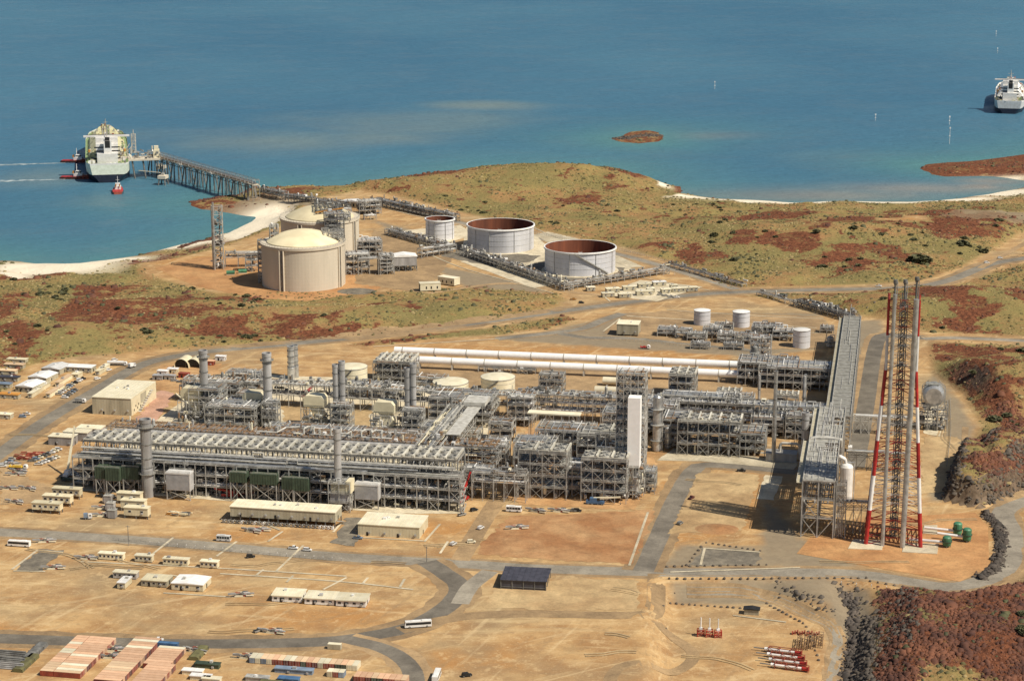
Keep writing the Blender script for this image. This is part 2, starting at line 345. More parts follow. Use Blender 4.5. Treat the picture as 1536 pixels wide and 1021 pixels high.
def mixc(n,l,fac,a,b):
    m=n.new('ShaderNodeMix'); m.data_type='RGBA'
    for s,x in ((0,fac),(6,a),(7,b)):
        if isinstance(x,(tuple,float,int)): m.inputs[s].default_value=(*x,1) if isinstance(x,tuple) else x
        else: l.new(x,m.inputs[s])
    return m.outputs[2]
def rampf(n,l,src,a,b):
    m=n.new('ShaderNodeMapRange'); m.interpolation_type='SMOOTHSTEP'; m.inputs[1].default_value=a; m.inputs[2].default_value=b; l.new(src,m.inputs[0]); return m.outputs[0]
def math_(n,l,op,a,b):
    m=n.new('ShaderNodeMath'); m.operation=op
    for s,x in ((0,a),(1,b)):
        if isinstance(x,(float,int)): m.inputs[s].default_value=x
        else: l.new(x,m.inputs[s])
    return m.outputs[0]
def noise(n,l,pos,scale,detail=6,rough=0.55,stretch=(1,1,1),off=0):
    mp=n.new('ShaderNodeMapping'); mp.inputs['Scale'].default_value=tuple(scale*s for s in stretch); mp.inputs['Location'].default_value=(off,off*1.7,0); l.new(pos,mp.inputs[0])
    z=n.new('ShaderNodeTexNoise'); z.inputs['Scale'].default_value=1; z.inputs['Detail'].default_value=detail; z.inputs['Roughness'].default_value=rough; l.new(mp.outputs[0],z.inputs[0]); return z.outputs[0]
def tracks(n,l,pos,ang,sa,sb):
    mp=n.new('ShaderNodeMapping'); mp.vector_type='TEXTURE'; mp.inputs['Rotation'].default_value=(0,0,PL+ang); mp.inputs['Scale'].default_value=(1/(sa*.35),1/(sb*.35),1); l.new(pos,mp.inputs[0])
    z=n.new('ShaderNodeTexNoise'); z.inputs['Scale'].default_value=1; z.inputs['Detail'].default_value=5; z.inputs['Roughness'].default_value=.6; z.inputs['Distortion'].default_value=.35; l.new(mp.outputs[0],z.inputs[0]); return z.outputs[0]
def ground_material():
    m=bpy.data.materials.new('ground'); m.use_nodes=True; n=m.node_tree.nodes; l=m.node_tree.links; b=n['Principled BSDF']; b.inputs['Roughness'].default_value=0.95; b.inputs['Specular IOR Level'].default_value=0.1
    g=n.new('ShaderNodeNewGeometry'); pos=g.outputs['Position']
    z=n.new('ShaderNodeVertexColor'); z.layer_name='zone'; sp=n.new('ShaderNodeSeparateColor'); l.new(z.outputs[0],sp.inputs[0])
    z2=n.new('ShaderNodeVertexColor'); z2.layer_name='zone2'; sp2=n.new('ShaderNodeSeparateColor'); l.new(z2.outputs[0],sp2.inputs[0])
    fine=noise(n,l,pos,0.35,8,0.65); mid=noise(n,l,pos,0.06,8,0.6); big=noise(n,l,pos,0.017,6,0.55,off=3); streak=noise(n,l,pos,0.05,6,0.6,(0.25,1.6,1),7)
    c=mixc(n,l,rampf(n,l,mid,0.32,0.68),(0.355,0.20,0.088),(0.55,0.355,0.165))
    c=mixc(n,l,math_(n,l,'MULTIPLY',rampf(n,l,big,0.45,0.7),0.75),c,(0.31,0.235,0.14))
    c=mixc(n,l,math_(n,l,'MULTIPLY',rampf(n,l,streak,0.52,0.75),0.55),c,(0.66,0.50,0.27))
    c=mixc(n,l,math_(n,l,'MULTIPLY',rampf(n,l,streak,0.5,0.3),0.45),c,(0.37,0.20,0.085))
    c=mixc(n,l,math_(n,l,'MULTIPLY',sp2.outputs[0],rampf(n,l,mid,0.25,0.6)),c,mixc(n,l,fine,(0.34,0.16,0.055),(0.53,0.29,0.11)))
    tr1=tracks(n,l,pos,0,0.035,0.55); tr2=tracks(n,l,pos,1.35,0.03,0.45); tr3=tracks(n,l,pos,0.7,0.025,0.4)
    for q in (tr1,tr2,tr3): c=mixc(n,l,math_(n,l,'MULTIPLY',rampf(n,l,q,0.56,0.70),0.38),c,(0.30,0.205,0.115)); c=mixc(n,l,math_(n,l,'MULTIPLY',rampf(n,l,q,0.43,0.30),0.38),c,(0.70,0.54,0.31))
    mot=noise(n,l,pos,0.13,9,0.72,off=41); c=mixc(n,l,math_(n,l,'MULTIPLY',rampf(n,l,mot,0.53,0.64),0.5),c,(0.30,0.195,0.10)); c=mixc(n,l,math_(n,l,'MULTIPLY',rampf(n,l,mot,0.46,0.36),0.45),c,(0.68,0.50,0.27)); spk=noise(n,l,pos,0.9,8,0.75,off=21); c=mixc(n,l,math_(n,l,'MULTIPLY',rampf(n,l,spk,0.54,0.68),0.5),c,(0.24,0.165,0.09)); c=mixc(n,l,math_(n,l,'MULTIPLY',rampf(n,l,spk,0.46,0.32),0.5),c,(0.70,0.55,0.33))
    gr=mixc(n,l,fine,(0.16,0.135,0.10),(0.34,0.285,0.20)); c=mixc(n,l,math_(n,l,'MULTIPLY',sp2.outputs[1],0.85),c,gr)
    # grassland
    vfine=noise(n,l,pos,0.55,8,0.7,off=11); vmid=noise(n,l,pos,0.045,7,0.62,off=5); vbig=noise(n,l,pos,0.012,5,0.5,off=9)
    v=mixc(n,l,rampf(n,l,vmid,0.36,0.64),(0.33,0.19,0.085),(0.285,0.225,0.085))
    v=mixc(n,l,rampf(n,l,vbig,0.45,0.62),v,(0.23,0.19,0.075))
    v=mixc(n,l,math_(n,l,'MULTIPLY',rampf(n,l,vfine,0.54,0.66),0.75),v,(0.085,0.07,0.032))
    v=mixc(n,l,math_(n,l,'MULTIPLY',rampf(n,l,vfine,0.46,0.3),0.6),v,(0.46,0.32,0.15))
    vm2=noise(n,l,pos,0.17,8,0.72,off=17); v=mixc(n,l,math_(n,l,'MULTIPLY',rampf(n,l,vm2,0.55,0.66),0.65),v,(0.105,0.095,0.045)); v=mixc(n,l,math_(n,l,'MULTIPLY',rampf(n,l,vm2,0.44,0.34),0.55),v,(0.36,0.17,0.075))
    c=mixc(n,l,sp.outputs[0],c,v)
    rk=mixc(n,l,rampf(n,l,fine,0.3,0.7),(0.08,0.032,0.02),(0.26,0.10,0.05)); rk=mixc(n,l,math_(n,l,'MULTIPLY',rampf(n,l,vmid,0.55,0.7),0.6),rk,(0.26,0.19,0.075))
    rfac=rampf(n,l,math_(n,l,'ADD',math_(n,l,'MULTIPLY',sp.outputs[1],0.72),math_(n,l,'MULTIPLY',math_(n,l,'SUBTRACT',noise(n,l,pos,0.09,9,0.74,off=31),0.5),2.9)),0.34,0.56); c=mixc(n,l,math_(n,l,'MULTIPLY',rfac,rampf(n,l,sp.outputs[0],0.15,0.5)),c,rk); c=mixc(n,l,math_(n,l,'MULTIPLY',math_(n,l,'SUBTRACT',1.0,rampf(n,l,sp.outputs[0],0.15,0.5)),sp.outputs[1]),c,rk)
    c=mixc(n,l,sp.outputs[2],c,mixc(n,l,mid,(0.76,0.66,0.49),(0.88,0.79,0.63)))
    # bare dark rock on steep cuts
    sn=n.new('ShaderNodeSeparateXYZ'); l.new(g.outputs['True Normal'],sn.inputs[0])
    c=mixc(n,l,math_(n,l,'MULTIPLY',rampf(n,l,sn.outputs[2],0.86,0.68),0.85),c,mixc(n,l,rampf(n,l,fine,0.35,0.65),(0.055,0.045,0.038),(0.17,0.13,0.10)))
    l.new(c,b.inputs['Base Color'])
    bp=n.new('ShaderNodeBump'); bp.inputs['Strength'].default_value=0.6; bp.inputs['Distance'].default_value=1.0
    hh=math_(n,l,'MULTIPLY',fine,math_(n,l,'ADD',math_(n,l,'MULTIPLY',sp.outputs[1],1.8),math_(n,l,'ADD',math_(n,l,'MULTIPLY',sp.outputs[0],1.8),0.12)))
    l.new(hh,bp.inputs['Height']); l.new(bp.outputs[0],b.inputs['Normal']); return m
def sea_material():
    m=bpy.data.materials.new('sea'); m.use_nodes=True; n=m.node_tree.nodes; l=m.node_tree.links; b=n['Principled BSDF']
    g=n.new('ShaderNodeNewGeometry'); pos=g.outputs['Position']
    z=n.new('ShaderNodeVertexColor'); z.layer_name='water'; sp=n.new('ShaderNodeSeparateColor'); l.new(z.outputs[0],sp.inputs[0])
    big=noise(n,l,pos,0.0016,5,0.5,(0.8,0.5,1)); st=noise(n,l,pos,0.0045,6,0.6,(0.6,0.55,1),4)
    c=mixc(n,l,rampf(n,l,big,0.35,0.65),(0.050,0.148,0.238),(0.068,0.178,0.264))
    c=mixc(n,l,rampf(n,l,math_(n,l,'ADD',sp.outputs[1],math_(n,l,'MULTIPLY',math_(n,l,'SUBTRACT',st,0.5),0.9)),0.18,0.85),c,(0.17,0.23,0.235))
    c=mixc(n,l,sp.outputs[0],c,(0.09,0.225,0.235))
    c=mixc(n,l,sp.outputs[2],c,mixc(n,l,rampf(n,l,st,0.4,0.6),(0.20,0.20,0.19),(0.30,0.27,0.23)))
    l.new(c,b.inputs['Base Color']); w3=noise(n,l,pos,0.02,7,0.65,(0.45,0.6,1),13); l.new(math_(n,l,'ADD',0.28,math_(n,l,'MULTIPLY',rampf(n,l,w3,0.35,0.65),0.3)),b.inputs['Roughness']); b.inputs['Specular IOR Level'].default_value=0.25
    bp=n.new('ShaderNodeBump'); bp.inputs['Strength'].default_value=0.9; bp.inputs['Distance'].default_value=7.0
    l.new(noise(n,l,pos,0.035,7,0.7,(0.5,0.8,1)),bp.inputs['Height']); l.new(bp.outputs[0],b.inputs['Normal']); return m
xs=np.concatenate([np.arange(-1300,-560,25),np.arange(-560,640,3.5),np.arange(640,1301,25)]); ys=np.concatenate([np.arange(400,720,20),np.arange(720,1120,2.8),np.arange(1120,1700,3.6),np.arange(1700,2700,5.0),np.arange(2700,3100,20)])
GX,GY=np.meshgrid(xs,ys); GH,gv,gr,gb,gg,gre,gsh=terrain(GX,GY)
TERR=struct('terrain',grid_mesh('terrain',xs,ys,GH,{'zone':[gv,gr,gb,np.ones_like(gv)],'zone2':[gre,gg,gv*0,np.ones_like(gv)]},ground_material()))
def hz(x,y):
    i=np.clip(np.searchsorted(xs,x)-1,0,len(xs)-2);j=np.clip(np.searchsorted(ys,y)-1,0,len(ys)-2)
    tx=(x-xs[i])/(xs[i+1]-xs[i]);ty=(y-ys[j])/(ys[j+1]-ys[j])
    return (GH[j,i]*(1-tx)+GH[j,i+1]*tx)*(1-ty)+(GH[j+1,i]*(1-tx)+GH[j+1,i+1]*tx)*ty
def ground(px,py,z=G0):                # the spot on the ground seen at that place of the photo
    p=at(px,py,z)
    for _ in range(6): p=at(px,py,float(hz(p.x,p.y)))
    return p
sx=np.concatenate([[-14000,-8000,-5000,-3500,-2600,-2000,-1600,-1300,-1100],np.arange(-950,1500,16),[1600,1800,2200,3000,4500,8000,14000]])
sy=np.concatenate([[1000,1300,1500],np.arange(1560,3300,14),np.arange(3300,5600,60),[5700,6500,8000,11000,16000,24000]])
SX,SY=np.meshgrid(sx,sy)
shd=np.maximum(np.maximum(sdist(SX,SY,LAND),sdist(SX,SY,PEN)),sdist(SX,SY,ISL))
shal=np.clip(np.exp(np.minimum(shd,0)/90)*0.85*(0.6+0.8*fbm(SX,SY,160,301,3)),0,1)
pl=np.zeros(SX.shape)
for a,b,c,d,e in [(600,182,250,30,.6),(340,208,300,26,.6),(720,158,120,10,.8),(60,265,110,26,.5),(150,300,100,20,.35),(560,205,180,20,.5),(1000,205,140,12,.4),(1250,230,200,22,.3),(900,90,300,12,.12),(300,60,260,14,.10),(1300,110,160,12,.12)]:
    p=at(a,b,0); s=FPX/(p.y*1.02); pl=np.maximum(pl,e*np.exp(-((SX-p.x)/(c/s))**2-((SY-p.y)/(d/s/(357/p.y)))**2))
fl_=np.zeros(SX.shape)
for a,b,c,d,e in [(1220,293,190,11,.75),(1380,283,150,9,.7),(1471,280,34,5,1.0),(1357,292,16,2.5,.9),(1490,272,60,6,.8),(1080,203,60,6,.35),(1000,290,40,8,.5),(1490,282,60,8,.6)]:
    p=at(a,b,0); s=FPX/(p.y*1.02); fl_=np.maximum(fl_,e*np.exp(-((SX-p.x)/(c/s))**2-((SY-p.y)/(d/s/(357/p.y)))**2))
struct('sea',grid_mesh('sea',sx,sy,np.zeros(SX.shape),{'water':[shal,pl,fl_,np.ones(SX.shape)]},sea_material()))
# ------------------------------------------------------------------ roads, pads
LAY=[0.02]
def lay(): LAY[0]+=0.002; return LAY[0]
def smooth(pts,step=5.0):
    P=[Vector((p[0],p[1])) for p in pts]; P=[P[0]*2-P[1]]+P+[P[-1]*2-P[-2]]; out=[]
    for k in range(1,len(P)-2):
        a,b,c,d=P[k-1:k+3]; n=max(2,int((c-b).length/step))
        for j in range(n):
            t=j/n; out.append(0.5*((2*b)+(c-a)*t+(2*a-5*b+4*c-d)*t*t+(3*b-a-3*c+d)*t**3))
    out.append(P[-2]); return out
def strip(m,pts,wd,dz,off=0.0,jit=0.0):
    c=smooth(pts); vs=[];fs=[];n=len(c); cr=(-1,-0.5,0,0.5,1)
    for k,p in enumerate(c):
        t=(c[min(k+1,n-1)]-c[max(k-1,0)]).normalized(); q=Vector((-t.y,t.x))
        for s in cr:
            e=p+q*(off+s*wd/2*(1+(random.uniform(-jit,jit) if abs(s)==1 else 0))); vs.append((e.x,e.y,float(hz(e.x,e.y))+dz))
    for k in range(n-1):
        for j in range(4): fs.append((5*k+j,5*k+j+1,5*k+5+j+1,5*k+5+j))
    m.add(vs,[f[::-1] for f in fs])
def road(name,px,wd,mt,verge=0,z=G0):
    pts=[at(a,b,z) for a,b in px]
    if verge:
        m=M(); m.use('verge'); strip(m,pts,wd+verge*2,lay(),jit=0.12); struct('verge',m)
    m=M(); m.use(mt); strip(m,pts,wd,lay(),jit=0.03); return struct(name,m)
def pad(name,px,mt,z=G0,kerb=0.0):
    m=M(); m.use(mt); ps=[at(a,b,z) for a,b in px]; d=lay()
    if kerb: m.prism([(p.x,p.y) for p in ps][::-1] if area(ps)<0 else [(p.x,p.y) for p in ps],z-0.3,z+kerb)
    else:
        if area(ps)<0: ps=ps[::-1]
        if mt in ('red_earth','orange_earth','dust','gravel_grey','verge','pink_pad','pad') and not kerb:
            q=[]; rj=random.Random(len(ps)+int(px[0][0])); am=1.6 if mt!='pad' else .5
            for s_,e_ in zip(ps,ps[1:]+ps[:1]):
                n_=max(1,int((e_-s_).length/3.5)); q+=[s_.lerp(e_,k/n_)+Vector((rj.uniform(-am,am),rj.uniform(-am,am),0)) for k in range(n_)]
            ps=q
        m.add([(p.x,p.y,z+d) for p in ps],[tuple(range(len(ps)))])
    return struct(name,m)
def area(ps): return sum(a.x*b.y-b.x*a.y for a,b in zip(ps,ps[1:]+ps[:1]))
road('road',[(-30,702),(67,632),(142,587),(208,549),(255,536),(320,526),(420,517),(512,508),(640,494),(760,478),(862,464),(960,451),(1040,442),(1110,438),(1210,435),(1350,432),(1390,428),(1430,418),(1470,402),(1500,393),(1590,380)],11,'asphalt',6)
road('road',[(-30,796),(150,806),(300,817),(500,834),(690,845),(800,852),(960,857),(1060,858),(1200,858),(1300,862),(1420,880),(1480,868),(1512,845),(1517,800),(1507,765),(1570,740)],12,'asphalt',3)
road('road',[(965,856),(985,812),(1015,745),(1040,705),(1060,697),(1120,700),(1195,708)],10.5,'asphalt_dark',5)
road('road',[(-30,956),(150,962),(300,965),(480,962),(560,952),(620,938),(672,908),(690,880),(665,858),(640,842)],11,'asphalt_dark',5)
road('road',[(520,958),(575,972),(615,1000),(628,1060)],9,'asphalt_dark',4)
road('road',[(600,945),(690,925),(800,920),(940,922),(980,912),(985,860)],9,'verge')
road('road',[(690,905),(705,880),(735,856)],9,'asphalt')
road('road',[(1283,700),(1300,600),(1311,530),(1322,504),(1345,503),(1390,507)],11,'asphalt_dark',4)
road('road',[(745,508),(830,499),(875,492),(905,480),(935,470)],9,'asphalt',2)
road('road',[(840,500),(880,506),(960,508),(1080,520),(1140,527)],9,'asphalt',1)
road('road',[(572,304),(640,322),(740,345),(830,362),(930,382),(1030,410),(1105,434)],9,'asphalt',4)
road('road',[(1385,508),(1440,507),(1580,513)],8,'asphalt',3)
road('road',[(1470,402),(1505,383),(1560,352)],6,'verge')
road('road',[(1448,640),(1446,690),(1440,730)],4,'verge')
road('track',[(690,840),(720,790),(752,740)],10,'verge')
road('track',[(1030,886),(1140,889),(1215,918),(1255,940),(1252,985),(1240,1060)],5,'asphalt',2,6.0)
road('track',[(985,925),(1040,960),(1010,990),(930,1000),(900,1060)],6,'verge')
road('track',[(640,440),(760,425),(850,437),(960,449)],6,'verge')
road('track',[(570,600),(545,640)],5,'verge'); 
pad('red_pad',[(712,830),(730,806),(766,774),(860,770),(982,764),(975,790),(948,845),(830,840)],'red_earth')
pad('tan_pad',[(724,912),(738,885),(850,866),(958,870),(956,915),(830,914)],'dust')
pad('earth_pad',[(1005,800),(1048,708),(1140,712),(1115,795)],'dust')
pad('earth_pad',[(1135,748),(1148,712),(1175,714),(1160,750)],'pad')
pad('earth_pad',[(1195,830),(1215,806),(1300,778),(1462,768),(1482,790),(1484,850),(1440,872),(1320,852)],'rust_earth')
pad('gravel_pad',[(1030,848),(1055,822),(1142,826),(1136,848)],'gravel_grey')
pad('pink_pad',[(196,638),(240,585),(262,590),(232,640)],'pink_pad')
pad('tank_pad',[(232,402),(300,386),(395,385),(560,400),(612,412),(560,437),(460,452),(380,447),(290,428)],'rust_earth')
pad('tank_yard',[(560,345),(690,372),(640,440),(530,425)],'verge')
for q in [[(590,347),(690,338),(715,352),(640,372)],[(690,386),(775,392),(835,382),(800,350),(700,340)],[(690,392),(800,432),(960,408),(900,380),(800,372)],[(800,352),(835,345),(965,400),(900,405)]]: pad('concrete_apron',q,'pad')
for q in [[(660,384),(700,372),(812,384),(800,392),(740,400)],[(778,402),(820,390),(938,402),(925,418),(870,428)],]: pad('gravel_pad',q,'gravel_grey')
pad('camp_pad',[(905,442),(960,420),(1055,430),(985,452)],'pad')
pad('gravel_pad',[(905,500),(940,472),(1000,466),(1225,474),(1262,500),(1250,522),(1130,524),(960,507)],'verge')
pad('plant_pad',[(95,733),(330,560),(760,575),(735,640),(690,770),(600,770)],'pad')
pad('plant_pad',[(752,742),(790,640),(880,650),(985,690),(955,765),(780,757)],'orange_earth')
pad('plant_pad',[(985,690),(1010,672),(1200,692),(1190,704),(1060,692)],'pad')
pad('plant_pad',[(560,545),(1110,560),(1240,600),(1235,640),(770,600),(560,570)],'verge')
pad('bare_earth',[(528,606),(556,606),(556,645),(520,648)],'dust'); pad('bare_earth',[(420,600),(470,602),(470,630),(425,632)],'dust'); pad('bare_earth',[(628,608),(662,612),(655,650),(625,655)],'dust')
pad('bare_earth',[(240,548),(330,545),(330,572),(290,590),(230,585)],'orange_earth')
pad('concrete_apron',[(498,815),(520,775),(548,777),(532,818)],'gravel_grey'); pad('hardstand',[(20,856),(60,824),(95,826),(62,857)],'gravel_grey')
pad('hardstand',[(0,756),(0,700),(100,740),(95,752)],'verge')
pad('drum_pad',[(1385,650),(1388,605),(1418,607),(1415,655)],'pad')
pad('drum_yard',[(1380,690),(1385,655),(1440,655),(1435,735),(1385,740)],'dust')
for q,z in (([(1272,823),(1280,809),(1326,811),(1323,825)],G0),([(1353,828),(1357,814),(1408,816),(1406,831)],G0),([(1384,800),(1386,788),(1406,788),(1406,802)],G0)):
    pad('tower_footing',q,'pad',z,0.4)
# concrete paths and low kerbs that stripe the yards
KERBS=[[(225,834),(260,806)],[(325,834),(355,812)],[(415,856),(455,818)],[(120,842),(330,852),(520,864)],[(330,860),(510,872),(620,884)],[(385,862),(395,854)],[(485,884),(520,866)],[(430,873),(440,863)],[(545,874),(552,866)],[(600,880),(607,868)],
 [(18,854),(56,825)],[(56,825),(95,828)],[(20,856),(68,857)],[(245,889),(345,895)],[(944,848),(972,768)],[(637,812),(660,786)],[(538,806),(635,811)],[(402,812),(424,797)],[(500,798),(512,784)],[(255,862),(300,870)],[(940,474),(1225,492)],[(1000,465),(1140,474),(1235,478)],
 [(560,520),(690,512),(750,508)],[(905,497),(930,478)],[(905,444),(915,452)],[(940,412),(1065,436)],[(800,342),(940,400)],[(640,380),(700,404),(830,440)],[(660,830),(672,812)],[(1005,858),(1200,851)],[(1055,822),(1140,828)],[(1051,847),(1057,822)],[(1100,905),(1180,915)],
 [(550,300),(600,318),(700,340)],[(1168,498),(1250,500)],[(390,782),(420,795)]]
for q in KERBS:
    m=M(); m.use('pad'); strip(m,[at(a,b) for a,b in q],1.3,lay()+0.05); struct('path',m)

# ------------------------------------------------------------------ steelwork helpers
def frame(m,x0,x1,y0,y1,levels,bx=6,by=6,w=0.45,brace=0.35,rail=True,steel='steel',rnd=random):
    nx=max(1,round((x1-x0)/bx));ny=max(1,round((y1-y0)/by)); X=[x0+(x1-x0)*k/nx for k in range(nx+1)];Y=[y0+(y1-y0)*k/ny for k in range(ny+1)]
    m.use(steel); zt=levels[-1]
    for x in X:
        for y in Y: m.bar((x,y,0),(x,y,zt),w)
    pz=0
    for z in levels:
        for y in Y: m.bar((x0,y,z),(x1,y,z),w*0.8)
        for x in X: m.bar((x,y0,z),(x,y1,z),w*0.7)
        for y in (Y[0],Y[-1]):
            for a,b in zip(X[:-1],X[1:]):
                if rnd.random()<brace:
                    m.bar((a,y,pz),(b,y,z),w*0.55)
                    if rnd.random()<0.6: m.bar((b,y,pz),(a,y,z),w*0.55)
        for x in (X[0],X[-1]):
            for a,b in zip(Y[:-1],Y[1:]):
                if rnd.random()<brace: m.bar((x,a,pz),(x,b,z),w*0.55); m.bar((x,b,pz),(x,a,z),w*0.55)
        if rail:
            for h in (0.6,1.15):
                m.bar((x0,y0,z+h),(x1,y0,z+h),0.16); m.bar((x0,y1,z+h),(x1,y1,z+h),0.16); m.bar((x0,y0,z+h),(x0,y1,z+h),0.16); m.bar((x1,y0,z+h),(x1,y1,z+h),0.16)
            k=x0
            while k<=x1: m.bar((k,y0,z),(k,y0,z+1.15),0.13); k+=2
        pz=z
def decks(m,x0,x1,y0,y1,levels,cov=0.7,step=6,rnd=random,mt='grating'):
    m.use(mt)
    for z in levels:
        x=x0
        while x<x1-0.5:
            e=min(x+step,x1)
            if rnd.random()<cov:
                a=y0 if rnd.random()<0.6 else y0+(y1-y0)*0.4; b=y1 if rnd.random()<0.6 else y0+(y1-y0)*0.65
                m.box(x,a,z+0.05,e,b,z+0.2)
            x=e
PIPES=['pipe_silver','pipe_grey','pipe_silver','steel_pale','pipe_grey','pipe_brown','white']
def pipes(m,x0,x1,y0,y1,z,n,axis='x',r=(0.12,0.4),mats=PIPES,rnd=random,loops=0.15):
    for k in range(n):
        t=(k+0.5)/n; rr=rnd.uniform(*r); m.use(rnd.choice(mats))
        if axis=='x':
            y=y0+(y1-y0)*t; a=x0+rnd.random()**3*(x1-x0)*0.4; b=x1-rnd.random()**3*(x1-x0)*0.4
            ps=[(a,y,z+rr),(b,y,z+rr)]
            if rnd.random()<loops:
                c=a+(b-a)*rnd.uniform(.2,.7); q=min(6,(b-a)*0.2); h=rnd.uniform(1,2.5); ps=[ps[0],(c,y,z+rr),(c,y,z+rr+h),(c+q,y,z+rr+h),(c+q,y,z+rr),ps[1]]
            m.path(ps,rr,6)
        else:
            x=x0+(x1-x0)*t; a=y0+rnd.random()**3*(y1-y0)*0.4; b=y1-rnd.random()**3*(y1-y0)*0.4; m.path([(x,a,z+rr),(x,b,z+rr)],rr,6)
def gear(m,x0,x1,y0,y1,z,zmax,n,rnd=random,dark=0.35):
    for k in range(n):
        x=rnd.uniform(x0,x1);y=rnd.uniform(y0,y1);zz=z+rnd.random()**1.5*(zmax-z)
        m.use(rnd.choice(['steel_dark','pipe_grey','steel','steel_dark']) if rnd.random()<dark+.3 else rnd.choice(['steel_pale','pipe_silver','white','cream_pale','pipe_brown','pipe_silver']))
        t=rnd.random()
        mt_=m.ms[m.c]
        if t<0.35: m.items.append(('cabinet',mt_,(x,y,zz),(rnd.uniform(.8,3),rnd.uniform(.8,3),rnd.uniform(.6,2.2))))
        elif t<0.55: r=rnd.uniform(.4,1.1); m.items.append(('upright_drum',mt_,(x,y,zz),(r,r,rnd.uniform(2,5))))
        elif t<0.75: r=rnd.uniform(.4,1.0); m.items.append(('lying_drum',mt_,(x,y,zz),(rnd.uniform(2,6),r,r)))
        else:
            ps=[(x,y,zz)]
            for _ in range(rnd.randint(2,5)):
                a=list(ps[-1]); i=rnd.choice([0,0,1,2]); a[i]+=rnd.uniform(-7,7) if i<2 else rnd.uniform(-4,6); a[2]=max(z+.3,min(zmax,a[2])); a[0]=max(x0,min(x1,a[0]));a[1]=max(y0,min(y1,a[1])); ps.append(tuple(a))
            r=rnd.uniform(.12,.38); q=M(); q.use(mt_).path(ps,r,6); m.items.append(('pipe_run',q,(0,0,0),(sum((Vector(u)-Vector(v)).length for u,v in zip(ps[:-1],ps[1:])),r*2,r*2)))
def fanbay(wd,dp,n=2,pale='steel_pale'):
    m=M(); m.use('steel_dark').box(0.1,0,0,wd-0.1,dp,1.0)
    r=min(wd*0.42,dp/n*0.42)
    for k in range(n):
        y=dp*(k+.5)/n; m.use(pale).lathe(wd/2,y,[(r,1.0),(r,2.0),(r*0.93,2.0),(r*0.93,1.2)],18)
        m.use('dark').lathe(wd/2,y,[(0.01,1.25),(r*0.93,1.25)],18); m.use('steel'); m.cbox(wd/2,y,1.3,1.0,1.0,.5)
        for a in range(4): t=a*math.pi/2+.4; m.bar((wd/2,y,1.5),(wd/2+r*.9*math.cos(t),y+r*.9*math.sin(t),1.5),0.35)
    m.use('beam_pale').box(wd-0.55,0,1.0,wd+0.45,dp,2.3); m.box(0.1,0,1.0,wd-.6,.5,1.5); m.box(0.1,dp-.5,1.0,wd-.6,dp,1.5)
    return m
def coolers(t,x0,y0,z,wd,dp,n,nf=2,pale='steel_pale'):
    me=fanbay(wd,dp,nf,pale).mesh('fan_bay')
    for k in range(n): part(me,'fan_bay',t,loc=(x0+k*wd,y0,z))
def stack(label,loc,h,r,group='exhaust stacks of the gas plant',plat=True,base=None,mt='stack_grey',rz=PL,name='exhaust_stack'):
    t=thing(name,label,'stack',loc,rz,group); m=M(); m.use(mt)
    m.lathe(0,0,[(r*1.12,0),(r*1.12,h*.35),(r,h*.38),(r,h*.95),(r*1.1,h*.955),(r*1.1,h),(r*.9,h),(r*.9,h-2)],28); part(m,'shell',t)
    m=M(); m.use('dark').lathe(0,0,[(0.01,h-1.5),(r*.9,h-1.5)],28); part(m,'flue',t)
    for z in (h*.38,h*.5,h*.68,h*.86): m=M(); m.use('steel_dark').lathe(0,0,[(r*1.0,z),(r*1.13,z),(r*1.13,z+.5),(r*1.0,z+.5)],28); part(m,'band',t)
    if plat:
        for z in (h*.3,h*.9):
            m=M(); q=r*1.55; m.use('grating').lathe(0,0,[(r*1.1,z),(q,z),(q,z+.2),(r*1.1,z+.2)],20); pf=part(m,'platform',t); m=M(); m.use('steel').lathe(0,0,[(q,z+.2),(q,z+.35)],20); m.lathe(0,0,[(q,z+1.1),(q,z+1.25)],20)
            for a in range(12): c=a*math.pi/6; m.bar((q*math.cos(c),q*math.sin(c),z),(q*math.cos(c),q*math.sin(c),z+1.2),.14)
            part(m,'handrail',pf)
    m=M(); m.use('steel'); 
    for a in (-.4,.4): m.bar((a,-r*1.25,0),(a,-r*1.25,h*.95),.12)
    for k in range(int(h/1.2)): m.bar((-.4,-r*1.25,k*1.2),(.4,-r*1.25,k*1.2),.1)
    part(m,'ladder',t); return t
def vessel(name,label,cat,loc,h,r,mt='white',bands=0,group=None,z0=0.0,platform=False):
    t=thing(name,label,cat,loc,PL,group); m=M(); m.use(mt)
    m.lathe(0,0,[(r*.8,z0),(r,z0+.6),(r,z0+h-r*.5),(r*.75,z0+h-r*.15),(r*.35,z0+h),(0.01,z0+h+.05)],20); part(m,'shell',t)
    if bands:
        m=M(); m.use('steel_dark')
        for k in range(bands): z=z0+h*(k+.7)/(bands+.6); m.lathe(0,0,[(r,z),(r*1.6,z),(r*1.6,z+.25),(r,z+.25)],14); m.use('steel'); m.lathe(0,0,[(r*1.6,z+1.1),(r*1.6,z+1.3)],14)
        part(m,'platform',t)
    m=M(); m.use('pipe_silver').path([(r*1.2,0,z0+.5),(r*1.2,0,z0+h+.8),(0,0,z0+h+.8),(0,0,z0+h)],.3); part(m,'riser_pipe',t)
    return t
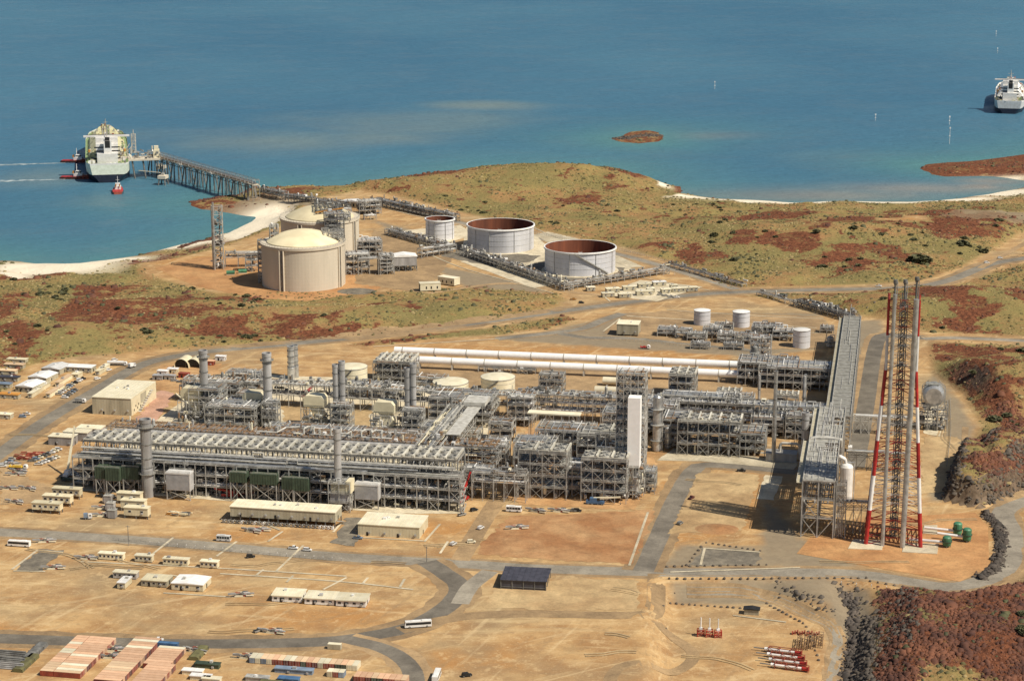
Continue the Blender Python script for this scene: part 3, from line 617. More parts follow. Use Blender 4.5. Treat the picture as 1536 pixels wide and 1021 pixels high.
def process_module(label,loc,wd,dp,h,levels,seed,dens=1.0,name='process_module',cat='process module',fans=0,group=None,brace=.35,dark=.35,steel='steel',bx=6,rz=PL):
    rn=random.Random(seed); t=thing(name,label,cat,loc,rz,group)
    lv=[h*(k+1)/levels for k in range(levels)]
    m=M(); frame(m,-wd/2,wd/2,0,dp,lv,bx,6,.4,brace,True,steel,rn); part(m,'steel_frame',t)
    for z in lv:
        m=M(); decks(m,-wd/2,wd/2,0,dp,[z],.6,5,rn); m.use('grating').box(-wd/2,dp*.42,z+.06,wd/2,dp*.62,z+.19); part(m,'floor_grating',t)
    m=M()
    for z in lv: pipes(m,-wd/2,wd/2,0,dp,z+.3,max(2,int(dp/1.6*dens)),'x',(.12,.45),rnd=rn); 
    for z in lv[1:]: pipes(m,-wd/2,wd/2,0,dp,z+1.3,max(2,int(wd/4*dens)),'y',(.12,.35),rnd=rn)
    part(m,'pipework',t)
    m=M(); gear(m,-wd/2+1,wd/2-1,.5,dp-1,0,h*.95,int(wd*dp*levels/26*dens),rn,dark)
    if not m.v and not m.items: m.use('steel').cbox(0,dp/2,0,2,2,2)
    part(m,'equipment',t)
    if fans: n=max(1,round(wd/fans)); coolers(t,-wd/2,1,h+.4,wd/n,dp-2,n,2 if dp>9 else 1)
    return t
def pipe_rack(label,loc,ln,wd,h,levels,seed,group=None,rz=PL,steel='steel',mats=PIPES,npipe=None,bx=8,under=True,name='pipe_rack',cover=0,gearn=1.0,rung=None):
    rn=random.Random(seed); t=thing(name,label,'pipe rack',loc,rz,group)
    m=M(); frame(m,0,ln,0,wd,levels,bx,max(5,wd/2),.42,.22,False,steel,rn); 
    for z in levels[-1:]:
        for h2 in (.6,1.15): m.bar((0,0,z+h2),(ln,0,z+h2),.15); m.bar((0,wd,z+h2),(ln,wd,z+h2),.15)
    part(m,'steel_frame',t); m=M()
    for z in levels: pipes(m,0,ln,.5,wd-.5,z+.25,npipe or max(3,int(wd/1.0)),'x',(.15,.42),mats,rn,.3)
    part(m,'pipework',t); m=M()
    for z in levels: gear(m,0,ln,.5,wd-.5,z+.4,z+2.4,int(ln/5*gearn),rn,.3)
    if rung:
        q=M(); q.use(rung[0]); x=.5; zt=levels[-1]
        while x<ln: q.bar((x,0,zt+1.3),(x,wd,zt+1.3),.55); x+=rung[1]
        q.bar((0,.2,zt+1.1),(ln,.2,zt+1.1),.4); q.bar((0,wd-.2,zt+1.1),(ln,wd-.2,zt+1.1),.4); part(q,'top_beam',t)
    if cover:
        m.use('steel_pale'); x=0
        while x<ln-1: m.box(x+.2,.2,levels[-1]+1.5,min(ln,x+bx)-.2,wd-.2,levels[-1]+1.7) if rn.random()<cover else None; x+=bx
    if not m.v and not m.items: m.use('steel').cbox(ln/2,wd/2,0,1,1,1)
    part(m,'fittings',t); return t
# ------------------------------------------------------------------ main cooler structure
t=thing('cooler_structure','very long steel structure topped by a row of pale fan coolers along the plant front','cooler structure',UVW(-222,0),PL)
rn=random.Random(3)
m=M(); frame(m,0,222,0,9,[6,12,18.5],6,9,.5,.12,True,'steel',rn); frame(m,3,219,9,28,[8,16,25.5],9,9.5,.5,.15,True,'steel',rn); part(m,'steel_frame',t)
for z in (6,12,18.5): m=M(); decks(m,0,222,0,9,[z],.62,6,rn); m.use('grating').box(0,3,z+.06,222,5,z+.19); part(m,'floor_grating',t)
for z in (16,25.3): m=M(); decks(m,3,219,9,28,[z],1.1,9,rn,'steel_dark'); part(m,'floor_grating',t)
m=M()
for z in (6.3,12.3,18.9): pipes(m,0,222,.5,8.5,z,8,'x',(.15,.45),rnd=rn,loops=.5)
for z in (7.5,14): pipes(m,2,220,0.5,9,z,50,'y',(.15,.4),rnd=rn)
for z in (20.5,22.5): pipes(m,3,219,3,8.8,z,5,'x',(.2,.5),['steel_pale','pipe_silver','pipe_grey'],rn,.6)
part(m,'pipework',t)
m=M(); gear(m,2,220,1,9,0.2,17.5,520,rn,.5); m.use('steel_dark').box(3,11,.5,219,27,15); part(m,'shade_infill',t)  # solid dark box added behind the gear to imitate shade inside the frame
m=M(); m.use('pipe_silver')
for k in range(60): x=4+k*3.6; m.path([(x,6.4,20),(x,6.4,24.5),(x,9,25.8)],.28)
part(m,'cooler_header',t)
coolers(t,4,7.5,26,5.95,19,36,2)
m=M(); m.use('steel')
for k in range(8): 
    z=18.5-k*2.3; m.bar((222.5+ (k%2)*0,1+(k%2)*7,z),(222.5,8-(k%2)*7,z-2.3),.5); m.bar((223.7,1+(k%2)*7,z),(223.7,8-(k%2)*7,z-2.3),.5); m.box(222.3,0,z-.1,224,1.2,z+.1); 
part(m,'stairway',t)
# enclosures and filter houses set into the front of it
def enclosure(label,px,py,wd,dp,h,z0,mt,louvre=False,group=None,name='equipment_enclosure'):
    t=thing(name,label,'enclosure',at(px,py),PL,group); m=M(); m.use('stack_pale' if louvre else mt).box(-wd/2,0,z0,wd/2,dp,z0+h)
    if louvre:
        m.use('white'); m.box(-wd/2-.15,-.4,z0+h-.6,wd/2+.15,dp+.1,z0+h+.25); m.box(wd/2-.5,-.3,z0-.1,wd/2+.2,.2,z0+h)
        m.use('stack_pale')
        for k in range(int(h/.5)): m.box(-wd/2+.3,-.22,z0+.3+k*.5,wd/2-.5,-.003,z0+.55+k*.5)
    else:
        m.use(mt)
        for k in range(int(wd/1.5)+1): m.box(-wd/2+k*1.5-.12,-.14,z0,-wd/2+k*1.5+.12,-.003,z0+h)
    part(m,'casing',t); m=M(); m.use('steel')
    for x in (-wd/2+.3,wd/2-.3):
        for y in (.3,dp-.3): m.bar((x,y,0),(x,y,z0),.5)
    m.bar((-wd/2+.3,.3,0.2),(wd/2-.3,.3,z0),.3); m.bar((wd/2-.3,.3,.2),(-wd/2+.3,.3,z0),.3); part(m,'support_frame',t)
    m=M(); m.use('steel_pale')
    for x in (-wd/2,wd/2): 
        for y in (0,dp): m.bar((x,y,z0+h),(x,y,z0+h+1.1),.14)
    for h2 in (.6,1.1): m.bar((-wd/2,0,z0+h+h2),(wd/2,0,z0+h+h2),.14); m.bar((-wd/2,dp,z0+h+h2),(wd/2,dp,z0+h+h2),.14)
    part(m,'handrail',t); return t
enclosure('narrow dark green enclosure at the far left end of the long cooler structure',151,741,5.6,7,6.6,9,'green')
enclosure('dark green enclosure standing left of the big grey stack',170,743,8.2,7,7.2,8.6,'green')
enclosure('shaded dark green enclosure tucked just behind the big grey stack',197,742,9.6,6,7,9,'green')
enclosure('dark green enclosure high in the frame right of the louvred filter house',358,752,9.5,6,5.5,11,'green')
enclosure('long olive green enclosure in the middle of the cooler structure',396,754,15,6,5.8,10.5,'green')
enclosure('square green enclosure on thin legs near the second front stack',452,757,8.6,6,7,8,'green')
enclosure('green enclosure half hidden by steelwork left of the second front stack',432,756,6.5,6,6.5,8.5,'green')
enclosure('white edged grey louvred filter house beside the big grey stack',268,750,14,6,10,5.6,'stack_grey',True,'louvred filter houses on the cooler structure front','filter_house')
enclosure('white edged grey louvred filter house right of the second front stack',550,764,13.5,8,8.6,5.6,'stack_grey',True,'louvred filter houses on the cooler structure front','filter_house')
stack('tall thick grey exhaust stack in front of the left end of the cooler structure',at(222.5,744),rise(222.5,744,628),3.0)
p=at(508,762); stack('grey exhaust stack rising from a steel boiler base in front of the cooler structure',p,rise(508,762,642),2.0,plat=False)
t=process_module('steel boiler casing framed in steel under the second front stack',at(509,768),12,10,16,3,77,.7,'boiler_frame','boiler frame')
m=M(); m.use('stack_grey').box(-5.2,.6,5,4.4,9,10.2); m.use('cream_wall').box(-4.6,.5,10.6,3.6,9,15.6); m.use('cream').box(3.7,.3,10.8,6.6,8,17.5); part(m,'casing',t)
vessel('vertical_vessel','white vertical vessel under the right end of the cooler structure','vessel',at(632,757),rise(632,757,716),1.6,'white',2)
# ------------------------------------------------------------------ pipe racks across the plant
pipe_rack('long central pipe rack with brown pipes behind the fan coolers',UVW(-222,50),232,15,22,[12,17,21.5],21,mats=['pipe_brown','pipe_grey','pipe_brown','pipe_silver','steel_pale'],npipe=18,gearn=2.2,rung=('pipe_brown',3.2))
t=thing('duct','thick dark grey duct running behind the fan coolers','duct',UVW(-215,44),PL); m=M(); m.use('pipe_grey'); m.tube((0,0,22.2),(208,0,22.2),1.3,14); part(m,'duct_shell',t); m=M(); m.use('steel_dark')
for k in range(14): m=M(); m.use('steel_dark').bar((k*16,0,0),(k*16,0,21.2),.6); part(m,'support_post',t)
m=M(); m.use('steel_pale'); L=[]
for (x,d) in ((112,1),(128,1),(134,-1),(146,1),(152,1)): m.path([(x-6,3,23.5),(x,3,23.5),(x,3,26.5),(x+1,3+5*d,26.5),(x+5,3+5*d,26.5),(x+6,3,26.5),(x+6,3,23.5),(x+12,3,23.5)],.55,8)
m.path([(84,2,23.8),(96,2,23.8),(100,7,25.5),(108,9,25.8)],.5,8); o=thing('expansion_loop','looped pale pipes lying over the central pipe rack','pipe loop',UVW(-215,50),PL); part(m,'pipe',o)
pipe_rack('long pipe rack crossing the whole plant behind the gas turbines',UVW(-225,188),222,11,15,[8,14.5],22,gearn=2.6,mats=['steel_pale','pipe_silver','pipe_grey','pipe_brown'],npipe=13,rung=('steel_pale',2.8))
pipe_rack('pipe rack of dense silver pipes right of the cold box area',UVW(0,186),193,13,17,[7,12,16.5],23,gearn=1.8,bx=5,npipe=13,rung=('steel_pale',4))
pipe_rack('elevated pipe rack running back from the cooler structure end',UVW(-19,28),104,14,26,[13,20,25.5],24,rz=PL+math.pi/2,npipe=14,cover=.0,mats=['steel_pale','pipe_silver','steel_pale','cream_pale','pipe_grey'])
t=thing('elevated_walkway','pale raised walkway over the rack running back from the cooler structure end','walkway',UVW(-26,45),PL); m=M(); m.use('steel_pale')
for x in (0,2.4): m.box(x,0,27,x+.7,90,27.6)
m.box(6,10,27,14,70,27.3); m.box(3,72,27,16,88,29.5); part(m,'walkway_deck',t); m=M(); m.use('steel')
for k in range(31):
    for x in (0,3.1): m.bar((x,k*3,27.5),(x,k*3,28.8),.16)
for x in (0,3.1): m.bar((x,0,28.8),(x,90,28.8),.16)
part(m,'handrail',t)
pipe_rack('short low pipe rack joining the cooler structure to the fan towers',UVW(2,22),30,9,16,[11,15.5],25,bx=6)
# right hand elevated rack, three lengths
RR='lengths of the tall pipe rack on the right'
def big_rack(label,u,v0,v1,wd,h,seed):
    t=thing('pipe_rack',label,'pipe rack',UVW(u,v0),PL,RR); ln=v1-v0; rn=random.Random(seed); m=M()
    frame(m,0,wd,0,ln,[h*.35,h*.68,h],wd/2,9,.65,.75,True,'steel',rn); part(m,'steel_frame',t)
    m=M(); 
    for z in (h*.68,h): pipes(m,.5,wd-.5,0,ln,z-1.8,int(wd*.9),'y',(.2,.45),rnd=rn)
    part(m,'pipework',t); m=M(); m.use('roof_grating'); y=0
    while y<ln-2:
        m.box(.3,y+.5,h+.1,wd*(1 if ln>100 or rn.random()<.55 else rn.uniform(.35,.7))-.3,min(ln,y+8.5),h+.35); y+=9
    m.use('steel_pale'); y=0
    while y<=ln: m.box(0,y-.35,h+.3,wd,y+.35,h+.75); y+=9
    for x in (0,wd): m.box(x-.25,0,h+.3,x+.25,ln,h+.8)
    m.use('cream_wall').box(-3.2,0,h-1.2,-.4,ln,h-.9); m.use('steel_pale').box(-3.3,0,h-.2,-3.1,ln,h+.1)
    part(m,'roof_grating',t); m=M(); m.use('steel'); y=.5
    for k in range(int(wd*1.2) *2 if ln<100 else 6): 
        x=rn.uniform(1,wd-1); a=rn.uniform(0,ln*.8); m.use(rn.choice(['steel_pale','steel','pipe_grey'])); m.tube((x,a,h+.7),(x,a+rn.uniform(8,ln*.5),h+.7),rn.uniform(.12,.3),6)
    part(m,'top_pipe',t); return t
big_rack('nearest and tallest length of the right pipe rack with braced open legs',183.5,-6,72,16.5,30.5,31)
big_rack('middle length of the tall right pipe rack under pale gratings',186,76,152,15,27.5,32)
big_rack('far straight length of the right pipe rack with ladder like roof gratings',192,157,428,12,21,33)
t=thing('pipe_loop','white pipes bent over a break in the right pipe rack','pipe loop',UVW(184,72),PL); m=M(); m.use('steel_pale')
for k in range(3): m.path([(0,k*1.3,27),(0,k*1.3,31),(9,k*1.3+1,31.5),(17,k*1.3,31),(17,k*1.3,27)],.5,8)
part(m,'pipe',t)
t=thing('service_riser','open lattice pipe riser beside the near end of the right rack','riser',UVW(201,-5),PL); m=M(); frame(m,0,5,0,6,[6,12,18,24,29],5,6,.35,.9,True); part(m,'steel_frame',t); m=M(); 
for k in range(4): m.use('pipe_silver').tube((1+k*.9,2,0),(1+k*.9,2,29),.3)
part(m,'riser_pipe',t)
t=thing('pipe_bridge','lattice pipe bridge between the right rack and the flare tower','pipe bridge',UVW(202,4),PL); m=M(); frame(m,0,16,0,5,[13,17],4,5,.35,.8,True); part(m,'steel_frame',t); m=M(); pipes(m,0,17,.5,4.5,17,5,'x',(.2,.5)); part(m,'pipework',t)
t=thing('pipe_bridge','thin lattice pipe bridge crossing the grey road behind the flare tower','pipe bridge',UVW(203,118),PL); m=M(); frame(m,0,36,0,4,[8,11],6,4,.4,.9,False,'steel_dark'); part(m,'steel_frame',t); m=M(); pipes(m,0,36,.5,3.5,11,4,'x',(.2,.4)); part(m,'pipework',t)
t=thing('pipe_bridge','pale zigzag lattice bridge crossing the grey road farther back','pipe bridge',UVW(205,196),PL); m=M(); frame(m,0,34,0,5,[8,11],5,5,.45,1,False,'steel_pale'); part(m,'steel_frame',t); m=M(); pipes(m,0,34,.5,4.5,11,4,'x',(.2,.4)); part(m,'pipework',t)
# white vessel with bent pipes at the right rack
t=vessel('surge_vessel','tall white vessel with two bent pipes on the right rack','vessel',at(1268,752),rise(1268,752,700)+2,3.6,'white',0)
m=M(); m.use('white')
for k in (0,1.8): m.path([(-12,k,20),(-8,k,25),(-4,k,25.5),(-1,k,24),(0,k,20)],.8,10)
part(m,'inlet_pipe',t)
# ------------------------------------------------------------------ gas turbines and their stacks
def turbine(label,px,py,seed,s=1.0):
    rn=random.Random(seed); t=thing('gas_turbine',label,'gas turbine',at(px,py),PL,'gas turbine packages in the plant middle')
    m=M(); m.use('cream'); n=10; pr=[(0,11*s)]+[(0,15*s)]+[(1.2*s,16.6*s),(9*s,16.6*s),(10.5*s,15*s),(10.5*s,11*s)]; m.sideprism([(a-9*s,b) for a,b in pr],2,9*s); m.use('cream_wall').box(-8.6*s,1.85,11.6*s,1*s,1.98,12.0*s); part(m,'filter_house',t)
    m=M(); m.use('cream_pale'); m.sideprism([(-7*s,11*s),(-1*s,11*s),(1*s,7*s),(1*s,3*s),(-4*s,3*s),(-4*s,7*s)],3,7*s); part(m,'inlet_duct',t)
    m=M(); m.use('cream_wall').box(-3,2,1.2,9,7,5); m.use('steel_dark').box(-4,1,.0,10,8,1.2); part(m,'enclosure',t)
    m=M(); frame(m,-10*s,8*s,0,10*s,[5,10.2*s],6,5,.4,.5,False,'steel',rn); part(m,'support_frame',t)
    m=M(); gear(m,-12,8,-4,8,0,10,60,rn,.4); part(m,'pipework',t); return t
GT=[(300,640),(393,647),(485,652),(590,662)]
for (a,b),lb in zip(GT,['cream gas turbine package at the left of the plant middle','cream gas turbine package left of the second stack from left','cream gas turbine package left of the first pair of stacks','cream gas turbine package left of the second pair of stacks']): turbine(lb,a-4,b-8,a,1.25)
def stk(px,py,top,r,label,**k): return stack(label,at(px,py),rise(px,py,top),r,**k)
stk(308,626,525,2.6,'grey stack rising from dark steelwork at the left of the plant middle')
stk(403,640,529,2.7,'lone grey stack, second from the left in the plant middle')
for px,g in ((505,'left one of the first grey stack pair'),(514.5,'right one of the first grey stack pair'),(612,'left one of the second grey stack pair'),(620.5,'right one of the second grey stack pair')):
    top={505:546,514.5:541,612:551,620.5:545}[px]; stk(px,644 if px<560 else 652,top,1.9,g+' in the plant middle',plat=False)
stk(437,568,519,2.3,'left silver column of the pair in front of the far road',plat=False,mt='pipe_silver'); stk(443.5,566,517,2.0,'right silver column of the pair in front of the far road',plat=False,mt='pipe_silver')
PM='congested process steelwork in the plant'
for i,(px,py,wd,dp,h,lv,de,lb) in enumerate([
 (307,632,20,16,20,4,1.0,'dark steel platform wrapped round the foot of the leftmost stack'),
 (345,648,32,24,15,3,1.4,'low congested pipe steelwork between the two left stacks'),
 (404,648,9,9,18,4,.8,'narrow steel platform round the lone stack'),
 (511,652,12,10,18,4,.8,'square steel platform round the first stack pair'),
 (618,660,12,10,18,4,.8,'square steel platform round the second stack pair'),
 (365,590,24,12,13,3,1.1,'steel pipe frame standing behind the lone stack'),
 (550,600,40,14,9,2,1.1,'low dark pipe steelwork behind the rack between the stack pairs'),
 (690,640,40,24,17,4,1.2,'dark multi level steel module left of the raised walkway'),
 (680,670,28,20,7,2,1.0,'low jumble of pipes and steel in front of the dark module'),
 (470,668,60,14,9,2,1.3,'low congested piping behind the central rack on the left'),
 (575,675,60,14,9,2,1.3,'low congested piping behind the central rack on the right'),
 (285,600,14,10,9,2,.9,'small pipe frame at the left edge of the plant middle'),
 (792,722,16,22,20,3,1.2,'green tinted steel pipe frame behind the left fan tower'),
 (845,690,34,22,17,3,1.1,'pale steel frame with long flat roof behind the fan towers'),
 (898,700,26,20,18,3,1.0,'dark steel module left of the white cold box'),
 (1012,672,16,22,17,4,1.2,'congested steel tower right of the cold box columns'),
 (1125,684,17,20,13,3,1.0,'small steel module with red pipes right of the long fan module'),
 (1180,640,30,14,10,2,1.0,'dark pipe steelwork under the rack near the thin stacks'),
 (858,745,14,20,16,3,1.1,'pipe filled steel frame between the two fan towers'),
 (740,712,14,16,17,4,1.0,'steel stair and pipe frame behind the short pipe rack'),
 (640,585,26,10,8,2,.9,'low pipe frame in front of the flat white tanks'),
 (333,610,24,14,15,4,1.3,'dense grey pipe steelwork between the two left stacks, rear part'),(375,625,18,14,14,3,1.3,'dense dark pipe steelwork touching the lone stack'),
 (655,665,20,18,9,2,1.2,'low pipe steelwork right of the second stack pair'),
 (780,640,16,18,18,4,1.2,'steel frame with pale platforms right of the raised walkway'),(800,700,24,16,14,3,1.1,'grey pipe frame left behind the left fan tower'),(930,665,22,18,18,4,1.3,'dark tall steel tower behind the cold box, left part'),
 (985,655,24,16,18,4,1.3,'dense column and pipe frame right of the cold box'),(1040,640,40,12,19,4,1.1,'pipe frame behind the long fan module'),(1100,640,24,14,18,4,1.2,'pipe frame behind the small red pipe module'),(1150,655,20,14,11,3,1.2,'pipe frame around the thin pale stack'),(1200,660,18,16,14,3,1.2,'pipe frame squeezed against the right rack'),
 (1140,550,14,10,20,5,1.2,'tall pipe tower where the white pipelines end'),(1165,570,28,14,13,3,1.4,'dense pale pipes right of the white pipelines end'),(960,600,16,8,5,1,1.2,'low pipe skid left of the white cowled fan block'),(760,560,40,4,3,1,1.2,'low red brown pipe track below the white pipelines'),
 (880,735,14,8,9,2,1.2,'small pipe frame in front between the fan towers'),(968,740,10,12,12,3,1.2,'small platform frame right of the cold box legs'),(715,745,16,10,15,3,1.1,'open steel frame at the right foot of the cooler structure'),(750,665,14,14,12,3,1.1,'pipe frame below the raised walkway'),
 (1010,560,18,0,0,0,0,''),]):
    if not lb: continue
    process_module(lb,at(px,py),wd,dp,h,lv,100+i,de,group=PM)
# fan topped towers in front
process_module('left square fan tower of crossed steel with three fan bays',at(813,748),27,17,26,4,201,.6,'fan_tower','fan tower',9,'fan topped steel towers',.95)
process_module('right square fan tower of crossed steel beside the white cold box',at(905,754),25,14,24,4,202,.8,'fan_tower','fan tower',8.3,'fan topped steel towers',.5)
process_module('small raised fan block behind the right fan tower',at(915,720),17,16,27,3,203,.8,'fan_block','fan block',8.4,'fan topped blocks')
process_module('long fan topped steel module right of the cold box',at(1062,684),37,18,20,3,204,1.1,'fan_module','fan module',6.2,'fan topped blocks',.4)
process_module('tall block of fans beside the white tank behind the stacks',at(588,578),26,24,15,3,205,1.0,'fan_block','fan block',4.3,'fan topped blocks')
process_module('fan block with white cowl at the ends of the white pipelines',at(1022,598),17,20,15,3,206,1.0,'fan_block','fan block',5.6,'fan topped blocks')
process_module('low dark fan unit behind the right pipe rack, the left one of two',at(1092,603),16,12,5,1,207,.4,'fan_unit','fan unit',4,'fan topped blocks')
process_module('low dark fan unit behind the right pipe rack, the one nearer the thin stacks',at(1179,608),15,12,5,1,208,.4,'fan_unit','fan unit',4,'fan topped blocks')
t=thing('canopy','long flat cream roofed canopy behind the fan towers','canopy',at(830,668),PL); m=M(); m.use('cream_pale').box(-16,0,19,16,7,19.8); part(m,'roof',t); m=M(); m.use('steel')
for x in (-15,-5,5,15):
    for y in (.5,6.5): m.bar((x,y,0),(x,y,19),.4)
part(m,'post',t)
# cold box
p=at(949,748); t=thing('cold_box','tall white cold box tower on steel legs','cold box',p,PL); zb=rise(949,748,701); zt=rise(949,748,597)
m=M(); m.use('white_clean').box(-3.4,0,zb,3.4,7,zt); 
part(m,'casing',t); m=M(); frame(m,-3.2,3.2,0,7,[zb*.5,zb],3,7,.5,.9,True,'steel_pale'); part(m,'leg_frame',t); m=M(); gear(m,-4,5,-2,7,0,zb,40); part(m,'pipework',t); m=M(); m.use('white').box(-2.6,.8,4,2.6,6,zb-.1); m.use('cream_pale').box(-3,.3,8,-1,6.4,13); part(m,'lower_casing',t)
m=M(); m.use('dark')
for z in (zb+6,zb+20,zb+33): m.box(-3.42,2.8,z,-3.403,4.4,z+.8)
part(m,'seam',t)
process_module('dark tall steel tower rising behind the white cold box',at(944,742),16,10,rise(944,742,562),16,301,1.1,'exchanger_tower','steel tower',0,None,.6,.6,'steel',4)
C=[(985,676,592,2.6,'pipe_silver','dark banded silver column right of the cold box'),(967,678,612,1.1,'white','thin white column just right of the cold box'),(1001,672,640,1.6,'pipe_silver','short silver column among the columns right of the cold box'),
 (976,640,600,2.0,'steel_dark','dark grey column behind the thin white column'),(1205,622,563,1.0,'pipe_grey','thin upright grey pipe behind the right pipe rack'),(1131,560,518,2.2,'steel_dark','squat dark column at the right ends of the white pipelines'),(1148,560,530,1.6,'pipe_silver','silver column next to the dark column by the pipelines'),
 (757,700,655,1.7,'white','white vertical vessel beside the raised walkway'),(1138,600,562,.7,'pipe_grey','thin grey pole before the right process block')]
for a,b,c,r,mt_,lb in C: vessel('process_column',lb,'column',at(a,b),rise(a,b,c),r,mt_,3 if r>1.5 else 1,'process columns of the plant')
stk(1160,692,556,1.1,'thin pale stack in front of the right pipe rack',plat=False,mt='pipe_silver'); stk(1206,699,618,2.1,'thick grey stack near the right pipe rack',plat=False)
# silencer box with bent pipe
t=thing('compressor_house','grey flat compressor house with a bent silver pipe','compressor house',at(1174,693),PL); m=M(); m.use('stack_grey').box(-10,0,0,8,9,4.5); m.use('pipe_grey').box(-10.2,-.2,4.5,8.2,9.2,5.2); part(m,'casing',t); m=M(); m.use('steel_pale').path([(-2,5,5),(-2,5,9),(-1,5,10.2),(8,5,10.2),(9.4,5,9),(9.4,4,1)],.8,10); part(m,'bent_pipe',t)
# ------------------------------------------------------------------ white pipelines, storage tanks behind the racks
def pipeline(label,a,b,r,z):
    A=at(*a,G0+z);B=at(*b,G0+z); ln=(B-A).length; t=thing('pipeline',label,'pipeline',(A.x,A.y,G0),math.atan2(B.y-A.y,B.x-A.x),'white pipelines behind the plant')
    m=M(); m.use('white_clean').tube((0,0,z),(ln,0,z),r,20); part(m,'pipe_shell',t); m=M(); m.use('steel_pale'); k=6
    while k<ln: m.box(k-.5,-r*.8,0,k+.5,r*.8,z-r*.6); m.tube((k-.35,0,z),(k+.35,0,z),r*1.06,20); k+=23
    part(m,'saddle',t)
pipeline('farther of the two long thick white pipelines behind the plant',(592,525),(1110,547),2.6,6); pipeline('nearer of the two long thick white pipelines behind the plant',(617,539),(1108,561),2.6,6)
def tank(label,loc,r,h,mt='cream_pale',roof='cone',group=None,name='storage_tank',stair=True):
    t=thing(name,label,'storage tank',loc,0,group); m=M(); m.use(mt).lathe(0,0,[(r,0),(r,h)],56); part(m,'shell',t)
    m=M(); m.use('steel')
    for z in (h*.35,h*.68): m.lathe(0,0,[(r,z),(r+.12,z),(r+.12,z+.18),(r,z+.18)],56)
    m.lathe(0,0,[(r,h-.4),(r+.25,h-.4),(r+.25,h),(r,h)],56); part(m,'wind_girder',t)
    m=M(); m.use('cream_pale' if mt!='tank_white' else 'white').lathe(0,0,[(r,h),(r*.6,h+r*.09),(0.01,h+r*.13)],56)
    if roof: part(m,'roof',t)
    if stair:
        m=M(); m.use('steel_dark'); 
        for k in range(20): a=-2.6+k*.055; m.cbox((r+.5)*math.cos(a),(r+.5)*math.sin(a),h*k/20,.9,.9,.4)
        for k in range(20):
            a=-2.6+k*.055; m.bar(((r+1)*math.cos(a),(r+1)*math.sin(a),h*k/20+.3),((r+1)*math.cos(a),(r+1)*math.sin(a),h*k/20+1.6),.12)
        part(m,'stairway',t)
    return t
tank('tall cream tank half behind the first pair of stacks',at(529,577),10,13); tank('flat cream tank left of the other flat tank behind the walkway',at(676,588),11.8,7.5); tank('cream tank with railing on top behind the raised walkway',at(747,586),11.3,10)
for a,b,l in ((920,578,'farther cream horizontal vessel left of the cold box top'),(908,592,'nearer cream horizontal vessel left of the cold box top')):
    t=thing('horizontal_vessel',l,'vessel',at(a,b),PL); m=M(); m.use('cream_pale').tube((-7,0,3.2),(9,0,3.2),2.6,18); part(m,'shell',t); m=M(); m.use('concrete').cbox(-4,0,0,1.2,4,1.4); m.cbox(6,0,0,1.2,4,1.4); part(m,'saddle',t)
process_module('lattice pipe frame between the pipelines and the long rack',at(826,590),16,12,12,3,311,.8,group=PM)
process_module('congested steel block at the right end of the white pipelines',at(1130,578),22,22,15,3,312,1.2,group=PM); process_module('dark steel block of pipes left of the tall right rack',at(1196,585),52,24,14,3,313,1.2,group=PM,dark=.8)
# ------------------------------------------------------------------ utility area behind
for a,b,r,h,l,mt_ in ((1053,486,6.3,11,'white lidded tank, leftmost of the utility area','tank_white'),(1111.5,489,6.5,11.5,'white lidded tank in the middle of the utility area','tank_white'),(1202,520,6.2,13,'white lidded tank at the right of the utility area','tank_white')): tank(l,at(a,b),r,h,mt_,True,'white tanks of the utility area',stair=False)
vessel('drum','small grey upright drum right of the utility tanks','drum',at(1245,520),8,2.6,'pipe_grey',1)
UA='small utility skids behind the plant'
for i,(a,b,wd,dp,h) in enumerate([(1000,505,14,12,5),(1025,508,12,8,6),(1045,512,14,9,5),(1068,508,14,12,7),(1090,515,14,10,6),(1085,500,14,8,6),(1118,517,16,10,6),(1150,505,22,14,7),(1175,512,16,12,7),(1100,525,14,6,4),(1050,524,14,5,4),(1240,500,10,8,4),(1135,508,8,8,8)]):
    process_module(['low grey utility skid at the left edge of the utility area','utility skid with upright pipes left of the lidded tanks','utility skid below the leftmost lidded tank','utility skid between the two left lidded tanks','utility skid just below the middle lidded tank','small skid behind between the lidded tanks','wide skid right of the middle lidded tank','dark pipe skid left of the right lidded tank','dark skid touching the right lidded tank','front skid by the utility road','front low skid at the left on the utility road','small skid right of the right lidded tank','narrow tall skid in the utility middle'][i],at(a,b),wd,dp,h,2,400+i,1.2,'utility_skid','skid',group=UA,brace=.15)
